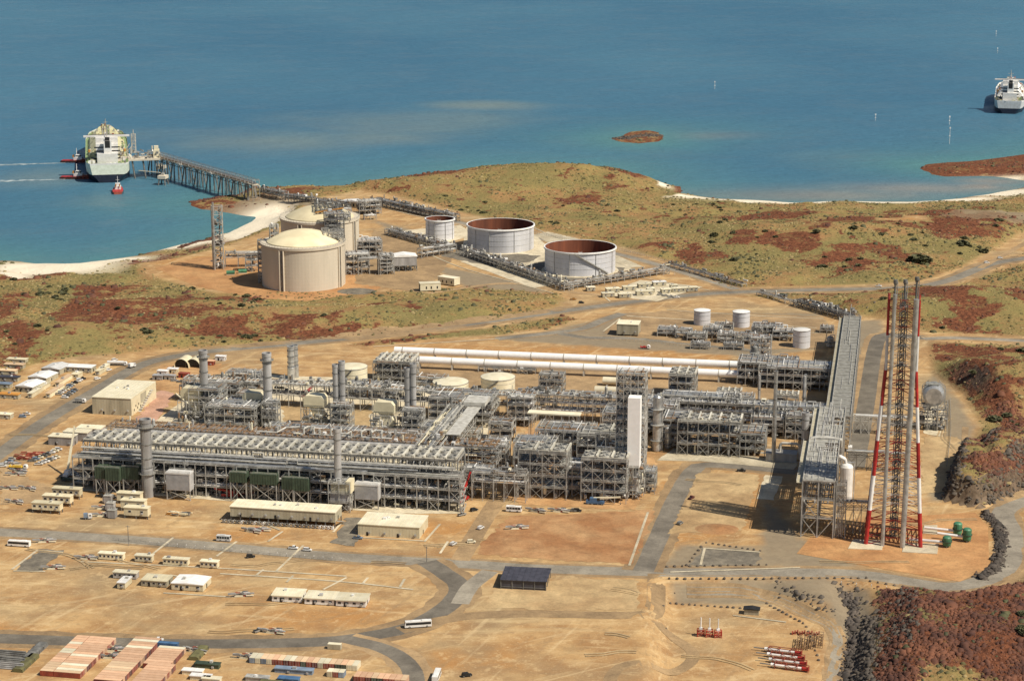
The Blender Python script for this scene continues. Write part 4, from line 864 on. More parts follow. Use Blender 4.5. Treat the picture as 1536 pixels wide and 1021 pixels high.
# ------------------------------------------------------------------ flare tower
p=UVW(231,2); t=thing('flare_tower','very tall red and white lattice flare tower with silver risers','flare tower',p,PL)
HT=rise(1340,808,447); B0,B1,ZK=13.9,7.6,92.0
def cs(z): return B0+(B1-B0)*min(z,ZK)/ZK
NB=7; bh=HT/NB
for b in range(NB):
    c='red' if b%2==0 else 'white'; z0=b*bh;z1=z0+bh
    for sx_ in (-1,1):
        for sy_ in (-1,1): m=M(); m.use(c).tube((sx_*cs(z0),sy_*cs(z0),z0),(sx_*cs(z1),sy_*cs(z1),z1),1.12-.07*b,10,False); part(m,'leg',t,'red leg section' if b%2==0 else 'white leg section')
    m=M(); m.use({0:'red',2:'red',4:'red_dull',6:'red_dull'}.get(b,'steel_pale' if b>2 else 'white'))
    for sx_,sy_,tx,ty in ((-1,-1,1,-1),(1,-1,1,1),(1,1,-1,1),(-1,1,-1,-1)):
        side=sx_==tx; k=7 if side else 4; wb=.36 if side else .27
        for j in range(k):
            a=z0+bh*j/k;e=z0+bh*(j+1)/k
            A=(sx_*cs(a),sy_*cs(a),a);Bq=(tx*cs(e),ty*cs(e),e);Cq=(tx*cs(a),ty*cs(a),a);D=(sx_*cs(e),sy_*cs(e),e)
            m.bar(D,Bq,wb); md=tuple((D[i]+Bq[i])/2 for i in range(3)); m.bar(A,md,wb); m.bar(Cq,md,wb)
    part(m,'lattice',t)
m=M(); m.use('pipe_silver').path([(-5.4,-15.1,0),(-5.0,-8.8,ZK),(-4.7,-8.7,HT+3)],1.0,14); part(m,'riser_pipe',t); m=M(); m.use('pipe_silver').path([(4.7,-15.4,0),(5.8,-9.2,ZK),(6.0,-9.1,HT+1)],1.4,14); part(m,'riser_pipe',t)
m=M(); m.use('steel_dark')
for k in range(int(HT/4)):
    for s in (-1.9,1.9): m.bar((s,-2,k*4),(-s,-2,k*4+4),.3); m.bar((s,3,k*4),(s,-2,k*4+4),.3)
for s in (-1.9,1.9): m.bar((s,-2,0),(s,-2,HT-2),.4); m.bar((s,3,0),(s,3,HT-2),.4)
for s in (-.9,.9): m.bar((s,0,0),(s,0,HT+2),.6); m.bar((s,1.6,0),(s,1.6,HT+2),.6)
for k in range(int(HT/1.6)): m.bar((-.9,0,k*1.6),(.9,0,k*1.6+1.6),.4); m.bar((-.9,1.6,k*1.6),(.9,1.6,k*1.6),.2)
part(m,'service_ladder',t)
for k in range(1,13):
    m=M(); z=HT*k/12.5; c=cs(z)*.95; m.use('red_dull' if int(z/bh)%2==0 else 'steel_pale'); m.bar((-c,0,z),(c,0,z),.3); m.bar((0,-c,z),(0,c,z),.3); m.bar((-c,-c,z),(c,c,z),.22); m.bar((c,-c,z),(-c,c,z),.22)
    m.use('grating').box(-2.2,-1,z-.1,2.2,2.6,z+.1); part(m,'bracing_platform',t)
for x,y,hh in ((-4.7,-6.5,10),(0.2,0,9),(5.8,-7,12)):
    m=M(); m.use('steel_dark').tube((x,y,HT-4),(x,y,HT+hh),.55,10); m.lathe(x,y,[(.55,HT+hh-3),(1.1,HT+hh-1.5),(1.1,HT+hh),(.8,HT+hh)],12); m.use('pipe_grey').path([(x+1,y,HT-2),(x+1.2,y,HT+hh-1)],.2)
    m.bar((x-1.4,y,HT+hh-4),(x+1.4,y,HT+hh-4),.4); m.bar((x,y-1.4,HT+hh-3),(x,y+1.4,HT+hh-3),.4); part(m,'flare_tip',t)
# knock out drums
t=thing('knockout_drum','big shiny silver drum on dark steel legs right of the flare tower','drum',at(1398,646),PL); m=M(); frame(m,-9,9,0,13,[5,10,15.5],6,6.5,.5,.4); part(m,'steel_frame',t); m=M(); gear(m,-8,8,1,12,0,15,60,random.Random(5),.6); part(m,'pipework',t)
m=M(); m.use('pipe_silver'); m.tube((0,1,22),(0,12,22),6.6,28); m.tube((0,.2,22),(0,1,22),5,28,r2=6.6); part(m,'drum_shell',t)
m=M(); m.use('steel'); 
for y in (2,7,11): m.lathe(0,0,[(0.01,0),(0.01,0.01)],3); m.bar((-7,y,15.5),(-7,y,26),.4); m.bar((7,y,15.5),(7,y,26),.4); m.bar((-7,y,26),(-3,y,29.5),.35); m.bar((7,y,26),(3,y,29.5),.35)
m.use('grating').box(-5,2,28.6,3,9,28.9); part(m,'access_frame',t)
GD='green knock out vessels beside the flare tower'
for i,(a,b,h,l) in enumerate([(1420,820,6,'nearest green vessel at the end of white pipes by the flare tower'),(1436,803,7.5,'green vessel behind the nearest one by the flare tower'),(1450,812,7.5,'rightmost green vessel beside the flare tower')]):
    t=thing('seal_vessel',l,'vessel',at(a,b),PL,GD); m=M(); m.use('green_bright').lathe(0,0,[(0.01,1),(2,1),(2.3,2),(2.3,h-.8),(1.7,h-.2),(0.01,h)],18); part(m,'shell',t); m=M(); m.use('green'); m.lathe(0,0,[(2.3,h*.5),(2.7,h*.5),(2.7,h*.5+.4),(2.3,h*.5+.4)],18); m.use('steel_dark')
    for q in range(4): m.bar((1.8*math.cos(q*1.57),1.8*math.sin(q*1.57),0),(1.8*math.cos(q*1.57),1.8*math.sin(q*1.57),1.5),.4)
    part(m,'skirt',t); m=M(); m.use('white').tube((-2,0,2.6),(-19+ i*2,1.5,2.6+i*.3),.75,12); part(m,'inlet_pipe',t)
# ------------------------------------------------------------------ domed gas tanks
def lng(label,px,py,r,h,apex,seed):
    rn=random.Random(seed); t=thing('gas_tank',label,'gas tank',at(px,py),0,'domed concrete gas tanks'); m=M(); m.use('concrete')
    m.lathe(0,0,[(r,0),(r,h-2.2),(r+.9,h-1.9),(r+.9,h),(r-4.5,h)],80)
    for k in range(1,12): z=h*k/12; m.lathe(0,0,[(r+.0,z),(r+.05,z+.02),(r+.05,z+.14),(r,z+.16)],80)
    part(m,'wall',t); m=M(); m.use('dome'); rd=r-4.5; pr=[]
    a=apex-h; Rd=(rd*rd+a*a)/(2*a)
    for k in range(13): q=rd*(1-k/12); pr.append((max(q,.01),h+.8+math.sqrt(Rd*Rd-q*q)-(Rd-a)))
    m.lathe(0,0,[(rd,h)]+pr,72); part(m,'dome_roof',t)
    for k in range(4):
        A=R(-115+90*k); m=M(); m.use('concrete'); c,s=math.cos(A),math.sin(A)
        for d,mt_ in ((-1.9,'concrete'),(1.9,'concrete')):
            x,y=c*(r+.5)-s*d,s*(r+.5)+c*d; m.use(mt_).tube((x,y,0),(x,y,h-2.2),.7,6)
        m.use('steel_dark').tube((c*(r+.15),s*(r+.15),0),(c*(r+.15),s*(r+.15),h-2.2),.6,6); part(m,'buttress',t)
    m=M(); m.use('steel')
    for k in range(72): A=k*math.pi/36; c,s=math.cos(A)*(r+.7),math.sin(A)*(r+.7); m.bar((c,s,h),(c,s,h+1.3),.16)
    m.lathe(0,0,[(r+.62,h+1.2),(r+.78,h+1.2),(r+.78,h+1.35),(r+.62,h+1.35)],72); part(m,'handrail',t); return t
hT=rise(456,425,361.5); aT=rise(456,425,345.5)
lng('nearer domed concrete gas tank standing clear on the orange pad',456,425,34.4,hT,aT,1); lng('farther domed concrete gas tank partly hidden behind the nearer one',481,384,34.4,hT,aT,2)
def roofrig(label,px,py,r,dx,dy,z,w,d,seed,h=7,dark=.5):
    p=at(px,py); t=thing('pump_platform',label,'platform',(p.x+dx,p.y+dy,G0+z),R(12),'pump platforms on the gas tank roofs'); rn=random.Random(seed)
    m=M(); frame(m,-w/2,w/2,-d/2,d/2,[h*.5,h],4,4,.4,.5,True,'steel_dark' if dark>.4 else 'steel',rn); part(m,'steel_frame',t); m=M(); m.use('grating').box(-w/2,-d/2,h*.5,w/2,d/2,h*.5+.2); pipes(m,-w/2,w/2,-d/2,d/2,h*.55,7,'x',(.2,.5),rnd=rn); gear(m,-w/2,w/2,-d/2,d/2,.3,h+2,24,rn,dark); part(m,'pump_pipework',t); return t
roofrig('steel pump platform over the right roof edge of the nearer gas tank',456,425,34,24,4,hT,16,20,11,8,.3); roofrig('small lattice frame on the left roof edge of the nearer gas tank',456,425,34,-24,2,hT-1,7,7,12,13,.3)
roofrig('dark pump platform on the roof of the farther gas tank',481,384,34,8,-8,aT-5,22,20,13,8,.6)
roofrig('low steel walkway platform at the right roof edge of the farther tank',481,384,34,20,-18,hT,16,12,14,6,.4)
t=thing('roof_crane','orange boom crane on the roof of the farther gas tank','crane',(at(481,384).x+10,at(481,384).y-20,G0+hT+3),R(10)); m=M(); m.use('orange'); m.tube((0,0,0),(0,0,5),.8,8); m.bar((-12,0,4.2),(13,0,7.5),1.0); part(m,'boom',t); m=M(); m.use('white').cbox(1,0,5,3,2.5,2.2); part(m,'cab',t)
for k,(a,b,l) in enumerate(((521,370,'tall stair and pipe tower at the right side of the gas tanks'),)):
    process_module(l,at(a,b),9,10,34,8,501,.5,'stair_tower','steel tower',rz=R(8),brace=.6)
process_module('tall dark pipe tower standing between the two gas tanks',at(503,399),17,14,hT+9,9,509,1.2,'pipe_tower','steel tower',rz=R(8),brace=.5,dark=.8,steel='steel_dark'); process_module('narrow stair tower clinging to the left wall of the nearer gas tank',at(391,425),3.5,5,hT,9,502,.4,'stair_tower','steel tower',rz=0,brace=.8,bx=3.5)
process_module('steel compressor frames right of the nearer gas tank',at(537,412),20,16,17,3,503,1.0,rz=R(10)); process_module('open grey pipe gantry right of the nearer gas tank',at(553,413),17,9,14,1,504,.6,rz=R(10),bx=16); process_module('dark square steel pipe frame left of the grey roofed shed',at(581,412),12,12,16,5,505,1.3,rz=R(10),brace=.2)
process_module('congested pipe steelwork behind the compressor frames',at(545,388),34,18,15,3,506,1.1,rz=R(10)); process_module('steel pipe frame by the white roofed building at the shore end',at(556,322),22,14,13,3,507,1.0,rz=R(15)); process_module('pale skids below the pipe frame at the shore end',at(556,330),12,6,4,1,508,.8,'utility_skid','skid',rz=R(15))
t=thing('compressor_shed','grey walled shed with white roof raised on dark steel','shed',at(608,407),R(10)); m=M(); m.use('stack_grey').box(-10,0,5,10,14,12.5); part(m,'wall',t); m=M(); m.use('white'); m.sideprism([(-10.6,12.5),(10.6,12.5),(10.6,13),(0,14.6),(-10.6,13)],-.4,14.5); part(m,'roof',t); m=M(); frame(m,-10,10,0,14,[4.9],5,7,.5,.3,False,'steel_dark'); gear(m,-9,9,1,10,0,4.5,20,random.Random(1),.6); part(m,'support_frame',t)
for a,b,wd,l in ((646,437,17,'pale box shed with dark end, the left one of two by the tank road'),(669,428,17,'long pale box shed with dark end, the right one of two by the tank road')):
    t=thing('box_shed',l,'shed',at(a,b),R(-35) if a>650 else R(12)); m=M()
    m.use('cream_pale').box(-wd/2,0,.8,wd/2,8,6.3); part(m,'wall',t); m=M(); m.use('cream_pale').box(-wd/2-.2,-.2,6.3,wd/2+.2,8.2,6.7); part(m,'roof',t); m=M(); m.use('dark')
    for x in (-4,0,5): m.box(x,-.05,2,x+1.1,-.003,4.2)
    m.box(-wd/2-.05,2,1,-wd/2-.003,6,5.4); part(m,'door',t)
t=thing('white_roof_building','white roofed building at the shore end of the pipe racks','building',at(528,312),R(-25)); m=M(); m.use('cream_wall').box(-13,0,0,13,11,6); m.use('dark')
for k in range(6): m.box(-11+k*4,-.05,1.5,-9.3+k*4,-.003,4.4)
part(m,'wall',t); m=M(); m.use('white'); m.sideprism([(-13.5,6),(13.5,6),(13.5,6.4),(0,8),(-13.5,6.4)],-.5,11.5); part(m,'roof',t)
# derrick by the gas tanks
p=at(328,403); t=thing('derrick_tower','square lattice derrick tower at the shore end of the orange pad','tower',p,R(5)); hD=rise(328,403,309); m=M(); frame(m,-4.5,4.5,-4,4,[hD*k/8 for k in range(1,9)],9,8,.6,1,False,'steel_pale'); part(m,'lattice_frame',t); m=M(); m.use('pipe_silver').tube((-3,-5,0),(-3,-5,hD+4),.9,12); m.use('steel_dark').tube((2,0,0),(2,0,hD),.6,8); part(m,'riser_pipe',t); m=M(); gear(m,-4,4,-4,4,0,hD*.8,60,random.Random(4),.4); part(m,'fittings',t)
pipe_rack('short trestle from the derrick tower to the nearer gas tank',at(338,402),33,7,13,[9,12.5],510,rz=R(4),bx=10)
process_module('steel stair block between the derrick trestle and the gas tank',at(378,408),11,9,15,3,511,.8,'stair_tower','steel tower',rz=R(5))
for a,b,l in ((346,412,'green vessel at the foot of the derrick tower'),(364,410,'green vessel under the trestle by the gas tank')):
    t=thing('seal_vessel',l,'vessel',at(a,b),R(5)); m=M(); m.use('green_bright').tube((-3.5,0,2),(3.5,0,2),1.6,14); part(m,'shell',t); m=M(); m.use('concrete').cbox(0,0,0,7,3,.6); part(m,'base',t)
# ------------------------------------------------------------------ open topped tanks
def open_tank(label,px,py,r,h,ladder=False):
    t=thing('open_tank',label,'storage tank',at(px,py),0,'open topped storage tanks'); m=M(); m.use('tank_white').lathe(0,0,[(r,.6),(r,h)],72); m.use('rust').lathe(0,0,[(r-.25,h),(r-.25,1.2)],72); m.use('tank_white').lathe(0,0,[(r,h),(r-.25,h)],72); part(m,'shell',t)
    m=M(); m.use('rust').lathe(0,0,[(r-.26,h*.42),(r*.93,h*.40),(r*.93,h*.36),(.01,h*.37)],72); part(m,'floating_roof',t)
    m=M(); m.use('white').lathe(0,0,[(r,h-1.1),(r+1.1,h-1.1),(r+1.1,h-.3),(r+.9,h+.2),(r,h+.1)],72); part(m,'rim_walkway',t)
    m=M(); m.use('steel')
    for z in (h*.3,h*.52,h*.72): m.lathe(0,0,[(r,z),(r+.14,z),(r+.14,z+.16),(r,z+.16)],72)
    part(m,'weld_band',t); m=M(); m.use('pad').lathe(0,0,[(r+3,0.05),(r+1.2,.6),(r,.6)],72); part(m,'ring_base',t)
    m=M(); m.use('steel')
    for A in (-.5,-1.15,-1.9,-2.4):
        c,s=math.cos(A),math.sin(A); m.tube((c*(r+.3),s*(r+.3),.5),(c*(r+.3),s*(r+.3),h-1),.22,6)
    part(m,'drain_pipe',t)
    if ladder:
        m=M(); m.use('steel_pale'); n=34; a0,a1=-1.75,-.72
        for k in range(n):
            q=a0+(a1-a0)*k/n; z=h-.8-(h-1.6)*k/n; m.cbox((r+.9)*math.cos(q),(r+.9)*math.sin(q),z,1.5,1.5,.3); m.bar(((r+1.6)*math.cos(q),(r+1.6)*math.sin(q),z),((r+1.6)*math.cos(q),(r+1.6)*math.sin(q),z+1.3),.2)
        part(m,'stairway',t)
    m=M(); m.use('steel'); c,s=math.cos(-1.6),math.sin(-1.6); m.cbox(c*(r-1),s*(r-1),h,3,2.5,.3)
    for dx in (-1.4,1.4): m.bar((c*(r-1)+dx,s*(r-1),h),(c*(r-1)+dx,s*(r-1),h+1.6),.2)
    part(m,'gauger_platform',t)
open_tank('open topped tank nearest the fence with a sloping stair, rusty inside',870,405,30.2,rise(870,405,369.5),True); open_tank('open topped tank in the middle of the three, rusty inside',751,371.5,30.0,rise(751,371.5,336)); open_tank('small open topped tank, the leftmost of the three',660,358,13.2,rise(660,358,327.5))
def rack_px(label,a,b,wd,h,seed,z=G0,lv=2,gearn=1,mats=PIPES,steel='steel'):
    A=at(*a,z);B=at(*b,z); return pipe_rack(label,A,(B-A).length,wd,h,[h*(k+1)/lv for k in range(lv)],seed,rz=math.atan2(B.y-A.y,B.x-A.x),bx=7,gearn=gearn,mats=mats,steel=steel)
dk=['pipe_grey','pipe_silver','pipe_grey','steel','pipe_brown']
rack_px('pipe rack along the near wall of the open topped tanks',(690,382),(846,437),9,5.5,601,mats=dk,gearn=2); rack_px('pipe rack turning along the front of the nearest open topped tank',(846,437),(1004,411),6,5.5,602,mats=dk)
rack_px('low pipe rack left of the small open topped tank',(577,352),(672,378),9,5,603,mats=dk,gearn=2); rack_px('short trestle carrying pipes from the shed to the tank rack',(632,388),(685,380),6,8,604); rack_px('dark pipe rack running behind the small tank to the shore end',(690,332),(566,306),9,6.5,605,mats=dk,gearn=2,steel='steel_dark')
rack_px('low pipe track along the tank farm road',(1120,430),(1004,398),5,2.5,606,lv=1,mats=dk); rack_px('low covered pipe track leading to the far end of the right rack',(1190,459),(1276,484),9,5,607,mats=dk,steel='steel_dark',gearn=2); rack_px('low pipe track from the road junction toward the utility area',(1135,443),(1195,460),5,2.5,608,lv=1)
# ------------------------------------------------------------------ jetty
TZ=22.0; JP=[at(226,231,TZ),at(333,263,TZ),at(384,279,TZ-2)]
A,B=JP[0],JP[2]; ln=(B-A).length; rz=math.atan2(B.y-A.y,B.x-A.x); t=thing('jetty','long steel jetty on slanted piles reaching out to the moored ship','jetty',(A.x,A.y,0),rz)
m=M(); m.use('concrete').box(0,-4,TZ-1.4,ln,4,TZ-.3); part(m,'deck',t); m=M(); frame(m,0,ln,-4,4,[TZ+3.5],9,8,.4,.3,True,'steel'); m.use('steel_dark'); 
for k in range(int(ln/9)): m.bar((k*9,-4,TZ-4.5),(k*9+9,-4,TZ-1),.5); m.bar((k*9,-4,TZ-4.5),(k*9+9,-4,TZ-4.5),.5)
part(m,'truss',t); m=M(); pipes(m,0,ln,-3.5,3.5,TZ,7,'x',(.3,.55),dk); part(m,'pipework',t); n=9
for k in range(n):
    m=M(); m.use('steel_dark'); x=6+(ln-22)*k/(n-1)
    for s in (-1,1):
        m.tube((x,s*3,TZ-1),(x-4,s*6,-4),.75,8); m.tube((x+3,s*3,TZ-1),(x+8,s*6,-4),.75,8)
    m.box(x-1,-4.5,TZ-2.6,x+4,4.5,TZ-1.4); part(m,'trestle',t); m=M(); m.use('steel_pale')
for x in (ln*.32,ln*.62): m.box(x,-7,TZ-1,x+8,-4,TZ+.5)
part(m,'side_bay',t)
p=at(222,236,TZ); t=thing('loading_platform','loading platform with arms and tower beside the moored ship','platform',(p.x,p.y,0),R(11)); m=M(); m.use('concrete').box(-34,-12,TZ-2,14,12,TZ); part(m,'deck',t); m=M(); m.use('steel_dark')
for x in (-30,-18,-6,8):
    for y in (-9,9): m.tube((x,y,TZ-2),(x+3,y-3,-4),.9,8)
part(m,'pile',t); m=M(); rn=random.Random(9); gear(m,-33,12,-11,11,TZ,TZ+8,70,rn,.3); frame_=None; part(m,'pipework',t); m=M(); m.use('steel_pale')
for x in (-31,-27,-23,-19): m.tube((x,-4,TZ),(x,-4,TZ+12),.6,8); m.bar((x,-4,TZ+12),(x-7,-8,TZ+6),.6); m.bar((x,-4,TZ+12),(x+3,0,TZ+16),.5)
part(m,'loading_arm',t); m=M(); m.use('cream_pale').box(6,-6,TZ,13,4,TZ+9); m.box(7,-5,TZ+9,12,2,TZ+13); part(m,'control_hut',t)
p=at(201,230,TZ); t=thing('gangway_tower','slim pale lattice tower next to the moored ship','tower',(p.x,p.y,TZ),0); hg=rise(201,230,201,TZ); m=M(); frame(m,-2.2,2.2,-2.2,2.2,[hg*k/6 for k in range(1,7)],4.4,4.4,.5,1,False,'steel_pale'); m.tube((0,0,hg),(0,0,hg+5),.5,6); part(m,'lattice_frame',t)
for a,b,l in ((242,262,'mooring dolphin at the end of the thin catwalk, farther half'),(245,277,'mooring dolphin at the end of the thin catwalk, nearer half')):
    p=at(a,b,0); t=thing('mooring_dolphin',l,'dolphin',p,R(-10),'mooring dolphins beside the jetty'); m=M(); m.use('concrete').cbox(0,0,7,9,11,3.5); part(m,'cap',t); m=M(); m.use('steel_dark')
    for x in (-3,3):
        for y in (-4,4): m.tube((x,y,7),(x*1.5,y*1.5,-4),.8,8)
    part(m,'pile',t); m=M(); m.use('steel_pale').cbox(0,0,10.5,3,3,2.5); m.bar((0,0,13),(0,0,16),.4); part(m,'bollard',t)
A=at(208,256,9);B=at(240,259,9); t=thing('catwalk','thin catwalk from the ship berth to the mooring dolphin','catwalk',(A.x,A.y,0),math.atan2(B.y-A.y,B.x-A.x)); m=M(); m.use('concrete').box(0,-1,8.6,(B-A).length,1,9.2); m.use('steel').box(0,-1,9.9,(B-A).length,-.8,10.1); part(m,'deck',t)
for k,(a,b,c,d) in enumerate(((384,283,424,292),(424,293,468,300),(468,301,520,309))):
    zz=float(hz(*at(a,b,12)[:2])); A=at(a,b,14);B=at(c,d,13); pipe_rack(['pipe way coming ashore at the foot of the jetty','pipe way between the jetty foot and the shore buildings','pipe way meeting the white roofed shore building'][k],(A.x,A.y,8),(B-A).length,8,6.5,[3,6.5],620+k,rz=math.atan2(B.y-A.y,B.x-A.x),mats=dk,gearn=1.5,steel='steel_dark')
# ------------------------------------------------------------------ ships
def ship(name,label,loc,rz,L,bm,dk_,cream,seed):
    rn=random.Random(seed); t=thing(name,label,'ship',loc,rz); st=[(0,.80,.35),(8,.93,.5),(30,1,.85),(60,1,1),(L*.72,1,1),(L*.85,.82,.72),(L*.94,.5,.32),(L*.985,.16,.06),(L,.02,.01)]
    vs=[];fs=[]
    for (y,a,b) in st:
        h2=bm/2; z=dk_+(3 if y>L*.8 else 0); ov=(y/L)**6*4
        for x,zz in ((-a*h2,z),(-(a*.8+b*.2)*h2,z*.45),(-(a*.35+b*.65)*h2,4),(-b*h2,-3),(b*h2,-3),((a*.35+b*.65)*h2,4),((a*.8+b*.2)*h2,z*.45),(a*h2,z)): vs.append((x,y+ov*zz/z,zz))
    n=len(st)
    for k in range(n-1):
        for j in range(7): fs.append((8*k+j,8*k+8+j,8*k+9+j,8*k+1+j))
    m=M(); m.use('hull').add(vs,[f for q,f in enumerate(fs) if q%7 not in (0,6)]+[(1,2,3,4,5,6)]); part(m,'hull',t); m=M(); m.use(cream[2]).add(vs,[f for q,f in enumerate(fs) if q%7 in (0,6)]+[(0,1,6,7)]); part(m,'upper_hull',t)
    m=M(); m.use(cream[0]).add([vs[8*k] for k in range(n)]+[vs[8*k+7] for k in range(n)],[(k,n+k,n+k+1,k+1) for k in range(n-1)]); part(m,'deck',t)
    m=M(); m.use('white'); 
    for k in range(n-1):
        for q in (0,7): a=Vector(vs[8*k+q]);b=Vector(vs[8*k+8+q]); m.add([a,b,b+Vector((0,0,1.6)),a+Vector((0,0,1.6))],[(0,1,2,3)])
    a=Vector(vs[0]);b=Vector(vs[7]); m.add([a,b,b+Vector((0,0,1.6)),a+Vector((0,0,1.6))],[(0,1,2,3)]); part(m,'bulwark',t)
    m=M(); m.use(cream[1]); tk=[]; h2=bm/2
    for y,s in ((56,.86),(L*.70,.86),(L*.83,.66),(L*.91,.36)): tk.append([(-h2*s,y,dk_),(-h2*s*.9,y,dk_+5),(-h2*s*.55,y,dk_+11),(h2*s*.55,y,dk_+11),(h2*s*.9,y,dk_+5),(h2*s,y,dk_)])
    for A,B in zip(tk[:-1],tk[1:]): m.add(A+B,[(k,k+6,k+7,k+1) for k in range(5)])
    m.add(tk[0],[tuple(range(6))]); m.add(tk[-1],[tuple(range(6))[::-1]]); part(m,'trunk_deck',t)
    m=M()
    for k in range(150):
        y=rn.uniform(58,L*.9); s=.9 if y<L*.72 else .9-(y-L*.72)/L*2.4; x=rn.uniform(-h2*.9,h2*.9)*max(s,.15); m.use(rn.choice(['steel_pale','white','steel_dark','pipe_brown','deck_cream','red_dull','deck_green','pipe_grey'])); z=dk_+11 if abs(x)<h2*s*.5 else dk_+(2 if abs(x)>h2*s*.86 else 6)
        m.cbox(x,y,z,rn.uniform(.8,3),rn.uniform(1,6),rn.uniform(.6,3))
    for x in (-4,-2,2,4): m.use('steel_pale').tube((x,60,dk_+12),(x,L*.88,dk_+12),.45,6)
    part(m,'deck_fittings',t)
    m=M(); m.use('white').box(-h2*.46,9,dk_,h2*.46,24,dk_+11); m.box(-h2*.5,24,dk_,h2*.5,44,dk_+20); m.box(-h2*.5,30,dk_+20,h2*.5,44,dk_+26); part(m,'deckhouse',t)
    m=M(); m.use('white').box(-h2-1,38,dk_+26,h2+1,44,dk_+27.6); part(m,'bridge_wing',t); m=M(); m.use('glass')
    for z in range(4): m.box(-h2*.58,23.9,dk_+3+z*4.2,h2*.58,23.99,dk_+4.4+z*4.2)
    m.box(-h2*.9,44.0,dk_+27,h2*.9,44.05,dk_+28.2); part(m,'window_band',t)
    m=M(); m.use('white').box(-3.5,13,dk_+11,5,23.8,dk_+25); m.use('dark').box(-2.2,12.9,dk_+17,3.4,12.99,dk_+25); m.box(-2,14,dk_+25,3.2,22,dk_+28); part(m,'funnel',t)
    m=M(); m.use('steel_pale').tube((0,36,dk_+26),(0,36,dk_+41),.5,6); m.bar((-4,36,dk_+36),(4,36,dk_+36),.5); m.tube((0,L*.95,dk_),(0,L*.95,dk_+17),.5,6); m.bar((-2.5,L*.95,dk_+13),(2.5,L*.95,dk_+13),.5); part(m,'mast',t)
    m=M()
    for k in range(46):
        y=rn.uniform(1,40); x=rn.choice([-1,1])*rn.uniform(h2*.55,h2*.88) if y>9 else rn.uniform(-h2*.7,h2*.7); m.use(rn.choice(['deck_green','steel_dark','white','deck_cream','steel_pale'])); m.cbox(x,y,dk_,rn.uniform(1,4),rn.uniform(1,4),rn.uniform(1,4.5 if y>9 else 1.8))
    for x in (-1,1): m.use('orange').tube((x*h2*.8,26,dk_+12),(x*h2*.8,33,dk_+12),1.4,10)
    part(m,'aft_gear',t); return t
ship('gas_carrier','large gas carrier seen from astern moored at the jetty',at(163,274,0),R(11.5),288,49,20,('deck_green','deck_cream','hull_pale'),3)
ship('tanker_ship','white housed tanker ship at anchor near the right edge',at(1513,171,0),R(-14),240,42,17,('white','white','white'),4)
def tug(label,px,py,rz,s=1.0):
    t=thing('tugboat',label,'tugboat',at(px,py,0),rz,'tugboats around the moored ship'); L=[(0,4.6),(6,5.6),(18,5.6),(26,4.2),(31,1.8),(33,.3)]; m=M(); vs=[]
    for y,b in L: zz=2.6+max(0,y-14)*.13; vs+=[(-b,y-16,zz),(-b*.75,y-16,-1),(b*.75,y-16,-1),(b,y-16,zz)]
    m.use('red_dull').add(vs,[(4*k+j,4*k+4+j,4*k+5+j,4*k+1+j) for k in range(5) for j in range(3)]+[(0,1,2,3)]); part(m,'hull',t); m=M(); m.use('red').add([vs[4*k] for k in range(6)]+[vs[4*k+3] for k in range(6)],[(k,6+k,7+k,k+1) for k in range(5)]); part(m,'deck',t)
    m=M(); m.use('white').box(-3.4,-1,2.6,3.4,9,6.2); m.box(-2.6,1,6.2,2.6,6.5,9.2); m.use('glass').box(-2.65,1.5,7.3,2.65,6.55,8.5); part(m,'wheelhouse',t); m=M(); m.use('white').tube((0,2,9),(0,2,17),.35,6); m.bar((-2,2,13),(2,2,13),.3); m.use('orange').tube((-2,-2,6),(-2,-2,9),.6,8); m.tube((2,-2,6),(2,-2,9),.6,8); part(m,'mast',t)
    m=M(); m.use('rubber')
    for y in range(0,30,4):
        for s_ in (-1,1): m.tube((s_*5.7*(1 if y<20 else .8),y-16,1.6),(s_*6*(1 if y<20 else .8),y-16,1.6),.8,8)
    part(m,'fender',t)
tug('red tugboat with white house pushing the ship, the farther of two',113,243.5,R(-95)); tug('red tugboat with white house pushing the ship, the nearer of two',113,268,R(-93)); tug('small tugboat floating alone behind the stern of the ship',177,288,R(10))
for a,b in (((-40,249),(98,244.5)),((-40,273),(98,269))):
    m=M(); m.use('foam'); A=at(*a,0);B=at(*b,0); pts=[A.lerp(B,k/4) for k in range(5)]; c=smooth(pts); vs=[];n=len(c)
    for k,p in enumerate(c):
        wv=9-7.5*k/n+random.uniform(-1.5,1.5); vs+= [(p.x,p.y-wv,.12),(p.x,p.y+wv,.12)]
    m.add(vs,[(2*k,2*k+2,2*k+3,2*k+1) for k in range(n-1)]); struct('wake',m,'stuff')
for a,b,h in ((1072,134,13),(1313,181,9),(1424,187,12),(1424,216,24),(1494,55,12),(1496,80,10)):
    t=thing('channel_beacon',{1072:'lone white channel beacon out in the open sea middle',1313:'small white channel beacon left of the beacon pair',1424:'channel beacon of the pair left of the anchored tanker, '+('farther one' if b<200 else 'nearer taller one'),1494:'tiny white channel beacon near the right top corner, farther one',1496:'tiny white channel beacon near the right top corner, nearer one'}[a],'beacon',at(a,b,0),0,'channel beacons in the bay'); m=M(); m.use('white').tube((0,0,-2),(0,0,h*.8),.35,8); part(m,'pile',t); m=M(); m.use('white').cbox(0,0,h*.8,1.7,1.7,2); m.cbox(0,0,h*.4,2,2,.5); part(m,'lantern',t)
